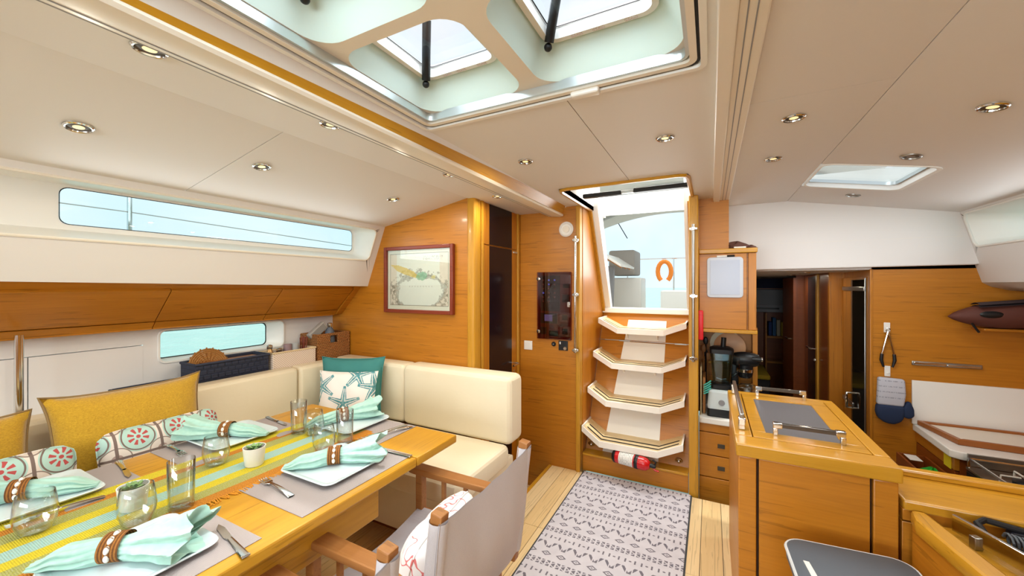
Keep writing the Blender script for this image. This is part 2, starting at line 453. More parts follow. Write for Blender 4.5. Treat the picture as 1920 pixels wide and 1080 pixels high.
for ri, (y0, y1) in enumerate(rows):
    for ci, (x0, x1) in enumerate(cells):
        lo, loc_ = rrect(x0 + 0.028, x1 - 0.03, y0 + 0.03, y1 - 0.01, 0.075, 8)
        out = square_like(x0, x1, y0, y1, 8)
        hi, _ = rrect(x0 + 0.065, x1 - 0.085, y0 + 0.085, y1 - 0.075, 0.045, 8)
        hi2, _ = rrect(x0 + 0.082, x1 - 0.102, y0 + 0.102, y1 - 0.092, 0.03, 8)
        L = lambda l, z: [(p[0], p[1], z) for p in l]
        obj('surround', B().ring(L(lo, 2.032), L(out, 2.032)), M['cream'], sk)
        obj('well', B().ring(L(lo, 2.032), L(hi, 2.125)), M['well'], sk, sharp=60)
        fr = obj('hatch_frame', B().ring(L(hi2, 2.112), L(hi, 2.112)).ring(L(hi, 2.112), L(hi, 2.135)).ring(L(hi2, 2.112), L(hi2, 2.145)), M['white'], sk)
        obj('gasket', B().ring(L([((p[0] - (x0 + x1) / 2) * 0.975 + (x0 + x1) / 2, (p[1] - (y0 + y1) / 2) * 0.975 + (y0 + y1) / 2) for p in hi2], 2.146), L(hi2, 2.146)), M['rubber'], fr)
        obj('pane', B().face(L(hi2, 2.15)), M['pane_sky'], sk)
        for k in range(3):
            t = (0.15, 0.42, 0.8)[k]
            xs_ = x0 + 0.11 + t * (x1 - x0 - 0.24)
            obj('sticker', B().box(xs_, xs_ + 0.034, y1 - 0.088, y1 - 0.079, 2.1105, 2.1118), M['hs'], sk)
        if ri < 2:
            st = obj('gas_strut', B().tube([(x0 + 0.085, y1 - 0.105, 2.10), (x0 + 0.115, y1 - 0.14, 2.165), (x0 + 0.15, y1 - 0.18, 2.24)], 0.014, 10), M['black'], sk)
            obj('strut_rod', B().tube([(x0 + 0.15, y1 - 0.18, 2.24), (x0 + 0.2, y1 - 0.24, 2.36)], 0.007, 8), M['steel'], st)
            obj('strut_ball', B().ball((x0 + 0.08, y1 - 0.10, 2.09), 0.012), M['black'], st)

# ---- left: window fascia with recess
def fas(y, s): return (-2.17 - 0.18 * s, y, 1.838 - (0.445 - 0.027 * (2.14 - max(y, 0.0))) * s)
def fas_z(y, z):
    s = (1.838 - z) / (0.445 - 0.027 * (2.14 - max(y, 0.0))); return fas(y, s)
wf = sroot('wall_left', (-2.5, 0.8, 0.78))
hole = rrect(-1.6, 2.075, 1.585, 1.808, 0.04)[0]
outer = [(y, 0.0 if z > 1.6 else 1.0) for y, z in square_like(-2.5, 2.14, 1.39, 1.838)]
obj('window_fascia', B().ring([fas_z(*p) for p in hole], [fas(*p) for p in outer]).ring([fas(p[0], p[1]) for p in outer], [(fas(*p)[0] - 0.3, p[0], fas(*p)[2] + 0.0) for p in outer]), M['liner'], wf)
gl, glc = rrect(0.57, 2.055, 1.657, 1.815, 0.03)
h3, _ = rrect(-1.6, 2.075, 1.585, 1.808, 0.04)
w1 = sroot('window_1', (-2.4, 1.3, 1.6))
obj('reveal', B().ring([(-2.425, p[0], p[1]) for p in gl], [(-2.425, q[0], q[1]) for q in rrect(-1.55, 2.075, 1.635, 1.825, 0.04)[0]]).ring([(-2.425, q[0], q[1]) for q in rrect(-1.55, 2.075, 1.635, 1.825, 0.04)[0]], [fas_z(p[0], p[1]) for p in h3]), M['white'], w1, sharp=50)
obj('seal', B().ring([(-2.423, p[0], p[1]) for p in rrect(0.573, 2.052, 1.660, 1.812, 0.029)[0]], [(-2.423, p[0], p[1]) for p in gl]), M['rubber'], w1)
obj('pane', B().face([(-2.427, p[0], p[1]) for p in gl]), M['pane'], w1)
obj('sill_edge', B().tube([fas_z(p[0], p[1]) for p in h3], 0.006, 6, True), M['cream'], w1)
# hull lining below the lockers
for y0, y1, z0, z1 in ((-2.5, 0.552, 0.72, 1.072), (0.556, 0.9535, 0.72, 1.072), (-2.5, 0.9535, 1.076, 1.3)):
    obj('hull_panel', B().box(-2.79, -2.75, y0, y1, z0, z1), M['liner'], wf)
hw, _ = rrect(1.02, 1.73, 0.962, 1.148, 0.035); hs_ = square_like(0.953, 2.14, 0.72, 1.3)
obj('hull_panel', B().ring([(-2.75, *p) for p in hw], [(-2.75, *p) for p in hs_]), M['liner'], wf)
w2 = sroot('window_2', (-2.8, 1.37, 0.95))
hg, _ = rrect(1.035, 1.66, 0.975, 1.135, 0.03)
obj('reveal', B().ring([(-2.84, *p) for p in hg], [(-2.75, *p) for p in hw]), M['white'], w2, sharp=50)
obj('bezel', B().tube([(-2.748, *p) for p in hw], 0.007, 6, True), M['white'], w2)
obj('seal', B().ring([(-2.838, *p) for p in rrect(1.042, 1.653, 0.981, 1.129, 0.028)[0]], [(-2.838, *p) for p in hg]), M['rubber'], w2)
obj('pane', B().face([(-2.842, *p) for p in hg]), M['pane_teal'], w2)
obj('catch', B().tube([(-2.745, 1.36, 1.152), (-2.735, 1.38, 1.158), (-2.735, 1.44, 1.158), (-2.745, 1.46, 1.152)], 0.004, 6), M['alu'], w2)
obj('hull_panel', B().box(-2.79, -2.75, -2.5, 2.14, -0.05, 0.715), M['liner'], wf)
obj('deck_edge', B().box(-2.95, -2.752, -2.5, 2.14, 1.3, 1.42), M['white'], wf)
struct('trim_3', B().box(-2.76, -2.50, -2.5, 2.14, 0.76, 0.80, 0.006), M['cream'])
# ---- map bulkhead (behind the settee) with its rounded corner post
struct('wall_aft_left', B().prism([(-2.95, -0.1), (-1.43, -0.1), (-1.43, 1.99), (-2.17, 1.845), (-2.36, 1.40), (-2.95, 1.40)], 'Y', 2.14, 2.18), M['veneer'])
struct('trim_4', B().box(-1.432, -1.372, 2.13, 2.215, -0.41, 1.985, 0.014, 3), M['timber_z'])
# ---- cabin door in the short fore-and-aft wall
struct('wall_aft_side', B().box(-1.43, -1.39, 2.18, 2.86, -0.41, 1.985), M['veneer'])
d1 = sroot('door_1', (-1.385, 2.5, -0.4))
for y0, y1 in ((2.222, 2.25), (2.77, 2.80)): obj('jamb', B().box(-1.395, -1.37, y0, y1, -0.4, 1.972, 0.004), M['timber_z'], d1)
for z0, z1 in ((-0.39, 1.678), (1.684, 1.97)):
    lf_ = obj('door_leaf', B().box(-1.392, -1.38, 2.256, 2.764, z0, z1, 0.002), M['veneer_v'], d1)
    obj('dark_panel', B().box(-1.382, -1.378, 2.335, 2.675, z0 + 0.0015, z1 - 0.0015), M['smoke'], lf_)
obj('handle', B().tube([(-1.378, 2.715, 0.79), (-1.335, 2.715, 0.79), (-1.33, 2.70, 0.79), (-1.33, 2.61, 0.79)], 0.007, 8), M['chrome'], d1)
obj('keyhole', B().box(-1.380, -1.373, 2.703, 2.727, 0.71, 0.735, 0.003), M['chrome'], d1)
obj('latch_plate', B().box(-1.380, -1.374, 2.70, 2.765, 1.652, 1.666, 0.002), M['alu'], d1)
# ---- instrument bulkhead left of the companionway
struct('wall_aft', B().box(-1.39, -0.905, 2.82, 2.86, -0.41, 2.0), M['veneer'])
struct('trim_7', B().box(-0.905, -0.872, 2.805, 2.87, -0.05, 2.0, 0.006), M['timber_z'])
# ---- companionway niche
struct('wall_niche_left', B().prism([(2.87, -0.05), (3.56, -0.05), (3.56, 1.19), (3.07, 2.0), (2.87, 2.0)], 'X', -0.90, -0.868), M['veneer_v'])
struct('wall_niche_right', B().prism([(2.95, -0.45), (3.56, -0.45), (3.56, 1.19), (3.07, 2.0), (2.95, 2.0)], 'X', -0.128, -0.10), M['veneer_v'])
struct('trim_8', B().box(-0.132, -0.075, 2.84, 2.96, -0.42, 2.0, 0.006), M['timber_z'])
# the hatch frame: timber edge around the ceiling cut-out, white jambs leaning forward
d2 = sroot('door_2', (-0.48, 3.3, 1.18))
obj('timber_edge', B().tube([(-0.855, 3.05, 2.0), (-0.85, 2.34, 1.996), (-0.835, 2.295, 1.996), (-0.79, 2.278, 1.996), (-0.16, 2.272, 1.996), (-0.125, 2.285, 1.996), (-0.112, 2.33, 1.996), (-0.112, 3.05, 2.0)], 0.013, 6), M['timber_x'], d2)
obj('coaming', B().box(-0.84, -0.115, 2.275, 2.288, 2.0, 2.19).box(-0.85, -0.835, 2.28, 3.06, 2.0, 2.19).box(-0.12, -0.107, 2.28, 3.06, 2.0, 2.19), M['white'], d2)
for x0, x1, m_ in ((-0.87, -0.80, 'white'), (-0.175, -0.128, 'white')):
    obj('jamb', B().prism([(3.05, 2.19), (3.10, 2.19), (3.56, 1.20), (3.50, 1.18), (3.05, 2.0)], 'X', x0, x1), M[m_], d2)
obj('jamb_trim', B().prism([(3.02, 2.0), (3.048, 2.0), (3.50, 1.18), (3.47, 1.17)], 'X', -0.872, -0.846), M['timber_z'], d2)
obj('jamb_trim', B().prism([(3.02, 2.0), (3.048, 2.0), (3.50, 1.18), (3.47, 1.17)], 'X', -0.15, -0.126), M['timber_z'], d2)
obj('sill', B().box(-0.87, -0.128, 3.47, 3.62, 1.155, 1.20, 0.008), M['white'], d2)
obj('slider_track', B().box(-0.79, -0.53, 2.60, 2.64, 2.002, 2.03, 0.006).box(-0.45, -0.122, 2.60, 2.64, 2.006, 2.034, 0.006), M['black'], d2)
obj('slider_latch', B().box(-0.53, -0.45, 2.605, 2.635, 2.008, 2.026, 0.004), M['alu'], d2)
obj('sliding_hatch', B().box(-0.85, -0.107, 2.28, 2.68, 2.19, 2.2), M['white'], d2)
# ---- wall stub and fascia over the galley passage
struct('wall_galley_inner', B().box(-0.076, 0.108, 3.0, 3.04, 1.645, 2.0), M['veneer'])
struct('wall_galley_recess', B().box(-0.1, 0.30, 3.42, 3.46, 0.4, 1.7), M['veneer'])
struct('wall_galley_recess_end', B().box(0.27, 0.30, 3.30, 3.44, 0.50, 1.09), M['veneer_v'])
gfz = sroot('wall_galley_fascia', (0.8, 3.4, 1.5))
obj('fascia_panel', B().prism([(0.108, 1.51), (1.42, 1.525), (1.445, 1.53), (1.36, 1.87), (0.485, 2.01), (0.108, 2.01)], 'Y', 3.355, 3.4, 0.008), M['liner'], gfz)
obj('fascia_seam', B().box(0.11, 1.39, 3.3545, 3.356, 1.70, 1.701), M['cream'], gfz)
struct('wall_galley', B().box(0.955, 2.0, 3.40, 3.44, -0.42, 1.6), M['veneer'])
struct('trim_9', B().box(0.945, 0.96, 3.392, 3.44, -0.42, 1.51, 0.003), M['veneer_v'])
struct('wall_cover', B().box(-1.4, 2.0, 3.5, 3.52, 2.03, 2.2), M['white'])
# ---- right hull fascia with its window
def rf(y, s): return (1.35 + 0.085 * s, y, 1.862 - 0.33 * s)
wr = sroot('wall_right', (1.6, 0.5, 0.5))
rfh, _ = rrect(2.2, 3.33, 0.09, 0.70, 0.05); rfo = square_like(-2.5, 3.4, 0.0, 1.0)
obj('window_fascia', B().ring([rf(*p) for p in rfh], [rf(*p) for p in rfo]), M['liner'], wr)
obj('lower_fascia', B().grid(lambda u, v: (1.435 + 0.05 * v + 0.18 * max(0, v - 0.7) / 0.3, -2.5 + u * 5.9, 1.532 - 0.155 * min(1, v / 0.85) - 0.015 * max(0, v - 0.7) / 0.3), 2, 9), M['liner'], wr)
obj('hull_panel', B().box(1.66, 1.70, -2.5, 3.4, -0.42, 1.37), M['veneer'], wr)
w5 = sroot('window_5', (1.45, 2.8, 1.62))
rg, _ = rrect(2.25, 3.22, 1.655, 1.80, 0.03)
rh, _ = rrect(2.2, 3.33, 1.862 - 0.33 * 0.70, 1.862 - 0.33 * 0.09, 0.04)
def rfz(y, z): return rf(y, (1.862 - z) / 0.33)
obj('reveal', B().ring([(1.62, p[0], p[1]) for p in rg], [rfz(*p) for p in rh]), M['white'], w5, sharp=50)
obj('bezel', B().tube([rfz(*p) for p in rh], 0.007, 6, True), M['white'], w5)
obj('mullion', B().box(1.612, 1.622, 2.70, 2.715, 1.655, 1.80), M['rubber'], w5)
obj('pane', B().face([(1.622, p[0], p[1]) for p in rg]), M['pane'], w5)
# ---- aft passage and cabin beyond the galley
struct('ceiling_passage', B().box(0.1, 1.6, 3.40, 8.0, 1.505, 1.54), M['liner'])
struct('wall_passage_right', B().box(0.96, 1.0, 3.44, 4.02, -0.42, 1.505), M['veneer_v'])
struct('wall_passage_stub', B().box(0.865, 1.0, 4.02, 4.06, -0.42, 1.505), M['veneer_v'])
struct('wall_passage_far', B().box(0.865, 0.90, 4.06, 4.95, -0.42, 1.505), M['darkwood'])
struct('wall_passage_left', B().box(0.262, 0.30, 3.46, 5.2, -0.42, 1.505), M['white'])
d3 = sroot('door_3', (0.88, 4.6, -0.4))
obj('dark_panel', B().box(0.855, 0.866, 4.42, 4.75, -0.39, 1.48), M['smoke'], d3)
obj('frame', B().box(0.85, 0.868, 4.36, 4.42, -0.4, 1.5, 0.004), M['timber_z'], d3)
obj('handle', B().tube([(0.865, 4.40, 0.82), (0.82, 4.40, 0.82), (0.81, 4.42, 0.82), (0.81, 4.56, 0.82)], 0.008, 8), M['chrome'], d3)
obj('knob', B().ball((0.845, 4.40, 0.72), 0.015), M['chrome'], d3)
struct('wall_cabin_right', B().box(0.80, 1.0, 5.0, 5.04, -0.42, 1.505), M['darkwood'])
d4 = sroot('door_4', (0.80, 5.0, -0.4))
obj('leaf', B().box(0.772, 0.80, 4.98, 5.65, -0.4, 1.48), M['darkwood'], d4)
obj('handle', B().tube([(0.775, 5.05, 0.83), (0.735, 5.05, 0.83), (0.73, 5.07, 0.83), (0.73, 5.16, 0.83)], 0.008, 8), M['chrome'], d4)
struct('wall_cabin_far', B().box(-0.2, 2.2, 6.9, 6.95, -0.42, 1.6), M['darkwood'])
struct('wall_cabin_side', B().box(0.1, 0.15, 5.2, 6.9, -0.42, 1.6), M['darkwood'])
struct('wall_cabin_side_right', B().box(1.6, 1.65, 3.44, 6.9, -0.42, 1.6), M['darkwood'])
# ---- forward end of the saloon, behind the camera: bulkhead with a wide window over it
fw = sroot('wall_forward', (-0.5, -2.5, 0))
obj('lower_bulkhead', B().box(-2.9, 1.8, -2.54, -2.5, -0.05, 1.15), M['veneer'], fw)
obj('upper_bulkhead', B().box(-2.9, 1.8, -2.54, -2.5, 1.85, 2.1), M['liner'], fw)
obj('side_bulkhead', B().box(-2.9, -2.0, -2.54, -2.5, 1.15, 1.85), M['liner'], fw)
obj('side_bulkhead', B().box(0.9, 1.8, -2.54, -2.5, 1.15, 1.85), M['liner'], fw)
w6 = sroot('window_6', (-0.55, -2.52, 1.15))
obj('pane', B().box(-2.0, 0.9, -2.525, -2.52, 1.15, 1.85), M['pane'], w6)
for x in (-2.0, -1.03, -0.06, 0.88): obj('mullion', B().box(x - 0.02, x + 0.02, -2.535, -2.505, 1.15, 1.85), M['white'], w6)

# ================================================================ SALOON
def pillow(w, h, t, n=26, dog=0.05, wr=0.004, seed=1):
    """a stuffed cushion: x across, z up, front towards -y, base at z=0"""
    rnd = random.Random(seed); ph = [rnd.uniform(0, 6) for _ in range(6)]
    b = B()
    def prof(u, v):
        e = (max(0.0, 1 - abs(u) ** 3.0) * max(0.0, 1 - abs(v) ** 3.0)) ** 0.55
        return e
    for sgn in (-1, 1):
        def fn(a, c):
            u, v = 2 * a - 1, 2 * c - 1
            pull = 1 - 0.045 * (1 - abs(u) ** 2) * abs(v) ** 2 * 0.9
            pullx = 1 - 0.06 * (1 - abs(v) ** 2) * abs(u) ** 2
            x = u * w / 2 * pullx * (1 + dog * (abs(u) * abs(v)) ** 6); z = v * h / 2 * pull * (1 + dog * (abs(u) * abs(v)) ** 6)
            e = prof(u, v)
            y = sgn * t / 2 * e
            edge = max(abs(u), abs(v))
            y += wr * math.sin(9 * u + ph[0] + 3 * v) * math.sin(5 * v + ph[1]) * e + wr * 1.5 * math.sin(16 * (v if abs(u) > abs(v) else u) + ph[2]) * (edge ** 4) * e
            return (x, y, z + h / 2)
        b.grid(fn, n, n)
    bm = bmesh.new(); bv = [bm.verts.new(p) for p in b.v]
    for q in b.f: bm.faces.new([bv[i] for i in q])
    bmesh.ops.remove_doubles(bm, verts=bm.verts, dist=1e-5)
    return B().addbm(bm)
def pillow_edge(w, h, r=0.005, dog=0.05, n=16):
    pts = []
    def P_(u, v):
        pull = 1 - 0.045 * (1 - abs(u) ** 2) * abs(v) ** 2 * 0.9; pullx = 1 - 0.06 * (1 - abs(v) ** 2) * abs(u) ** 2
        return (u * w / 2 * pullx * (1 + dog * (abs(u) * abs(v)) ** 6), 0, v * h / 2 * pull * (1 + dog * (abs(u) * abs(v)) ** 6) + h / 2)
    for k in range(n): pts.append(P_(-1 + 2 * k / n, -1))
    for k in range(n): pts.append(P_(1, -1 + 2 * k / n))
    for k in range(n): pts.append(P_(1 - 2 * k / n, 1))
    for k in range(n): pts.append(P_(-1, 1 - 2 * k / n))
    return B().tube(pts, r, 6, True)

# ---- settee
def cush(x0, x1, y0, y1, z0, z1, r=0.03): return B().box(x0, x1, y0, y1, z0, z1, r, 4)
st = thing('settee', 'cream leather L-shaped settee along the hull and the map bulkhead', 'settee', (-2.0, 1.2, 0.0))
obj('base', B().prism([(-2.5, -1.4), (-1.98, -1.4), (-1.98, 1.55), (-1.10, 1.55), (-1.08, 2.12), (-2.5, 2.12)], 'Z', 0.10, 0.36, 0.01), M['leather'], st)
obj('toe_kick', B().prism([(-2.5, -1.4), (-2.04, -1.4), (-2.04, 1.66), (-1.16, 1.66), (-1.16, 2.10), (-2.5, 2.10)], 'Z', 0.0, 0.10), M['darkwood'], st)
for y0, y1 in ((-1.4, 0.2), (0.203, 1.455)): obj('seat_cushion', cush(-2.41, -1.95, y0, y1, 0.36, 0.485), M['leather'], st)
obj('seat_cushion', cush(-2.41, -1.815, 1.458, 1.98, 0.36, 0.485), M['leather'], st)
obj('seat_cushion', cush(-1.812, -1.03, 1.458, 1.98, 0.36, 0.485, 0.035), M['leather'], st)
for y0, y1 in ((-1.4, -0.1), (-0.097, 1.62), (1.623, 1.985)): obj('back_cushion', cush(-2.53, -2.40, y0, y1, 0.47, 0.862, 0.035), M['leather'], st)
obj('back_cushion', cush(-2.53, -1.835, 1.975, 2.125, 0.47, 0.864, 0.035), M['leather'], st)
obj('back_cushion', cush(-1.832, -1.015, 1.955, 2.125, 0.475, 0.872, 0.04), M['leather'], st)
# ---- handrail post by the hull
hp = thing('grab_post', 'polished vertical grab post standing behind the settee at the hull', 'grab rail', (-2.6, 0.5, 0.8))
obj('tube', B().tube([(-2.6, 0.5, 0.8), (-2.6, 0.5, 1.19)], 0.014, 12), M['chrome'], hp)
obj('foot', B().lathe([(0.0, 0), (0.03, 0), (0.03, 0.008), (0.016, 0.012)], (-2.6, 0.5, 0.8), 16), M['chrome'], hp)
# ---- lockers above
ys = [-0.62, 0.957, 1.53, 2.082]
for i, (y0, y1) in enumerate(zip(ys, ys[1:])):
    lab = {2: 'wooden overhead locker next to the map bulkhead', 1: 'wooden overhead locker above the hull window', 0: 'wooden overhead locker nearest the camera, left of the hull window'}.get(i, 'wooden overhead locker forward of the grab post')
    t = thing('overhead_locker', lab, 'locker', (-2.6, (y0 + y1) / 2, 1.165), group='overhead lockers under the long window')
    obj('body', B().prism([(-2.375, 1.47), (-2.40, 1.44), (-2.455, 1.372), (-2.63, 1.215), (-2.66, 1.17), (-2.749, 1.17), (-2.749, 1.47)], 'Y', y0, y1), M['veneer'], t)
    obj('door', B().prism([(-2.438, 1.372), (-2.62, 1.208), (-2.632, 1.218), (-2.45, 1.384)], 'Y', y0 + 0.002, y1 - 0.002, 0.002), M['veneer'], t)
    obj('bottom_rail', B().prism([(-2.618, 1.204), (-2.648, 1.172), (-2.648, 1.165), (-2.668, 1.165), (-2.636, 1.208)], 'Y', y0 + 0.002, y1 - 0.002, 0.002), M['veneer'], t)
tf = thing('locker_filler', 'narrow wooden filler between the last overhead locker and the map bulkhead', 'panel', (-2.6, 2.11, 1.165))
obj('board', B().prism([(-2.40, 1.43), (-2.438, 1.372), (-2.64, 1.17), (-2.749, 1.17), (-2.749, 1.43)], 'Y', 2.086, 2.139), M['veneer'], tf)

# ---- table
tb = thing('dining_table', 'honey-coloured wooden dining table with a thick edge, laid for a meal', 'table', (-1.5, 0.4, 0.0))
TX0, TX1 = -1.975, -1.0
obj('table_top', B().box(TX0, TX1, -0.72, 1.148, 0.705, 0.74, 0.006), M['timber_y'], tb)
obj('end_leaf', B().box(TX0, TX1, 1.152, 1.41, 0.705, 0.74, 0.006), M['timber_y'], tb)
obj('apron', B().box(-1.80, -1.085, -0.5, 1.04, 0.55, 0.704, 0.004), M['timber_y'], tb)
obj('pedestal', B().box(-1.58, -1.36, 0.10, 0.80, 0.0, 0.55, 0.01), M['timber_z'], tb)
obj('foot_plate', B().box(-1.68, -1.30, 0.02, 0.88, 0.0, 0.03, 0.008), M['steel'], tb)
ZT = 0.7405
# ---- runner with stripes
def runner(x, y, z, v):
    x = x + 0.19
    c = lin('#b98a2a')
    n = xnoise(v, (320, 320, 1), 2)
    olive = xmix((n > 0.5) * 0.6, lin('#96963c'), lin('#aaa884'))
    yel = xmix((n > 0.5) * 0.6, lin('#d2bc1c'), lin('#a89c34'))
    cy = xmix((n > 0.52) * 0.6, lin('#96bfba'), lin('#a3aa8c'))
    org = xmix((n > 0.5) * 0.7, lin('#c07c1e'), lin('#965a12'))
    r = org
    for e, col in ((0.045, olive), (0.095, yel), (0.14, cy), (0.20, yel), (0.245, olive), (0.30, org), (0.335, yel)):
        r = xmix((0.385 - x) > e, r, col)
    return r
runm = mat('striped_runner_cloth', rough=0.9, fn=runner, bump=lambda x, y, z, v: (xsin(y * 1500) * 0.5 + xnoise(v, (500, 500, 500), 2), 0.5, 0.002))
tr_ = thing('table_runner', 'woven table runner with yellow, orange, olive and pale blue stripes and fringed edges', 'table runner', (-1.545, 0.35, ZT))
obj('cloth', B().grid(lambda u, v: (-1.74 + 0.39 * u, -0.72 + 1.98 * v, ZT + 0.0022 + 0.0006 * math.sin(40 * v) * math.sin(9 * u)), 24, 80), runm, tr_)
fb = B()
rnd = random.Random(4)
for k in range(330):
    y = -0.7 + 1.95 * k / 330; l = rnd.uniform(0.016, 0.03); d = rnd.uniform(-0.004, 0.004)
    fb.tube([(-1.352, y, ZT + 0.0025), (-1.35 + l * 0.6, y + d, ZT + 0.003), (-1.35 + l, y + 2 * d, ZT + 0.0018)], 0.0016, 4)
obj('fringe', fb, mat('orange_fringe', '#d08a22', 0.9), tr_, kind='stuff')

# ---- place mats
matm = mat('grey_woven_mat', rough=0.85, fn=lambda x, y, z, v: xmix((xsin(x * 1500) * xsin(y * 1500)) * 0.5 + 0.5, lin('#8f8583'), lin('#aca2a0')), bump=lambda x, y, z, v: (xsin(x * 1500) * xsin(y * 1500), 0.4, 0.001))
mats = [(-1.19, 0.93, 0.32, 0.455, 'grey woven place mat with a fork nearest the open canvas chair'),
        (-1.20, 0.37, 0.32, 0.455, 'grey woven place mat at the near corner of the table by the front edge'),
        (-1.475, 1.275, 0.50, 0.255, 'grey woven place mat at the far end of the table'),
        (-1.815, 0.93, 0.30, 0.455, 'grey woven place mat in front of the patterned tile cushion on the settee side'),
        (-1.815, 0.37, 0.30, 0.455, 'grey woven place mat at the left edge of the photo on the settee side')]
for x, y, w, d, lab in mats:
    tag(obj('place_mat', B().box(x - w / 2, x + w / 2, y - d / 2, y + d / 2, ZT + 0.0002, ZT + 0.0018), matm), lab, 'place mat', 'place mats on the dining table')
# ---- plates
def plate_mesh():
    b = B()
    def loop(h, r, z): return [(p[0], p[1], z) for p in rrect(-h, h, -h, h, r, 6)[0]]
    L = [loop(0.095, 0.02, 0.0), loop(0.105, 0.024, 0.0), loop(0.127, 0.03, 0.012), loop(0.131, 0.032, 0.016), loop(0.129, 0.031, 0.019), loop(0.122, 0.028, 0.017), loop(0.108, 0.024, 0.011)]
    for a, c in zip(L, L[1:]): b.ring(a, c)
    b.face(L[0]); b.face(L[-1]); return b
plates = [(-1.213, 0.953, 'white square plate in front of the canvas chair, its shell ring clearly seen'),
          (-1.225, 0.405, 'white square plate at the bottom edge of the photo under a large ringed napkin'),
          (-1.52, 1.285, 'white square plate at the far end of the table by the starfish cushion'),
          (-1.84, 0.935, 'white square plate in front of the tile patterned cushion'),
          (-1.845, 0.38, 'white square plate at the left edge of the photo')]
p0 = None
ZP = ZT + 0.002
for x, y, lab in plates:
    if p0 is None:
        p0 = obj('plate', plate_mesh(), M['porcelain'], at=(0, 0, 0)); o = p0
    else: o = clone(p0)
    o.location = (x, y, ZP); tag(o, lab, 'plate', 'square plates on the dining table')
# ---- napkins and rings
napm = mat('mint_linen', '#a9d8ca', 0.85, fn=lambda x, y, z, v: xmix(xnoise(v, (60, 60, 60), 3), lin('#90bcae'), lin('#b0d2c6')), sheen=0.2)
def lerp_tab(t, tab):
    for (a, va), (b_, vb) in zip(tab, tab[1:]):
        if t <= b_:
            k = (t - a) / (b_ - a); k = k * k * (3 - 2 * k); return va + (vb - va) * k
    return tab[-1][1]
def napkin_mesh(seed, L=0.33):
    rnd = random.Random(seed); ph = [rnd.uniform(0, 6.28) for _ in range(5)]
    WT = [(0, 0.016), (0.12, 0.03), (0.3, 0.036), (0.46, 0.026), (0.54, 0.026), (0.72, 0.05), (0.9, 0.066), (1.0, 0.07)]
    HT = [(0, 0.006), (0.2, 0.02), (0.46, 0.026), (0.54, 0.026), (0.75, 0.032), (0.92, 0.036), (1.0, 0.040)]
    def fn(u, v):
        th = 2 * PI * v
        uu = min(u / 0.9, 1.0); inn = max(0.0, (u - 0.9) / 0.1)
        w, h = lerp_tab(uu, WT) * (1 - 0.3 * inn), lerp_tab(uu, HT) * (1 - 0.45 * inn)
        fl = max(0.0, abs(uu - 0.5) - 0.04) / 0.46
        pl = 1 + (0.10 + 0.10 * fl) * math.sin(9 * th + ph[0] + 1.5 * math.sin(4 * uu)) * min(1, fl * 3 + 0.15) + 0.05 * math.sin(17 * th + ph[1])
        x = (uu - 0.5) * L - inn * 0.04 + 0.022 * math.sin(3 * th + ph[2]) * max(0.0, uu - 0.8) / 0.2 * (1 - inn)
        y = w * math.cos(th) * pl + 0.004 * math.sin(9 * uu + ph[3])
        z = h + h * math.sin(th) * pl
        z += 0.03 * max(0.0, uu - 0.75) * max(0.0, math.sin(th))
        return (x, y, max(z, 0.0012 + 0.001 * math.cos(th)))
    b = B().grid(fn, 46, 60, False, True)
    n = 60; b.f.append(tuple(range(n)))
    return b
ringm = mat('woven_seagrass_ring', rough=0.9, fn=lambda x, y, z, v: xmix(xsin(x * 900) * 0.5 + xnoise(v, (180, 180, 180), 2) * 0.8, lin('#5a3412'), lin('#9a6428')))
shellm = mat('cowrie_shell', '#f0ece4', 0.25, fn=lambda x, y, z, v: xmix((xabs(y) < 0.0014) & (z > 0.003), lin('#efe9df'), lin('#8a7460')))
naps = [((-1.213, 0.953), 44, 1, 'in front of the canvas chair'), ((-1.245, 0.385), 40, 2, 'at the bottom edge of the photo'), ((-1.56, 1.27), 62, 3, 'at the far end of the table'),
        ((-1.84, 0.915), 212, 4, 'by the tile cushion'), ((-1.845, 0.36), 236, 5, 'at the left edge of the photo')]
for (x, y), ang, sd, where in naps:
    s_ = 1.0
    n_ = thing('napkin', 'mint linen napkin gathered on the plate ' + where, 'napkin', (x, y, ZP + 0.0125), (0, 0, R(ang)), 'napkins on the plates')
    obj('cloth', napkin_mesh(sd), napm, n_, sharp=80)
    r_ = thing('napkin_ring', 'woven ring with cowrie shells around the napkin ' + where, 'napkin ring', (x, y, ZP + 0.0125), (0, 0, R(ang)), 'shell napkin rings')
    obj('band', B().grid(lambda u, v: ((u - 0.5) * 0.042, 0.0345 * math.cos(2 * PI * v) * 1.0, max(0.001, 0.030 + 0.0315 * math.sin(2 * PI * v) * 1.0)), 22, 36, False, True), ringm, r_)
    yl = Vector((-math.sin(R(ang)), math.cos(R(ang))))
    cs_ = -1 if yl.dot(Vector((-x, -y))) < 0 else 1
    for a in ((112, 147, 182, 217) if cs_ < 0 else (112, 77, 42, 7)):
        sh = B()._ball((0, 0, 0), 0.0056, 0.0092, 0.0058, 12, 8)
        sh.xf(Matrix.Translation((0, 0.0345 * math.cos(R(a - 22)), 0.030 + 0.0315 * math.sin(R(a - 22)))) @ Matrix.Rotation(R(a - 22 - 90), 4, 'X'))
        obj('shell', sh, shellm, r_, at=tuple(Vector((0, 0.0345 * math.cos(R(a - 22)), 0.030 + 0.0315 * math.sin(R(a - 22))))))
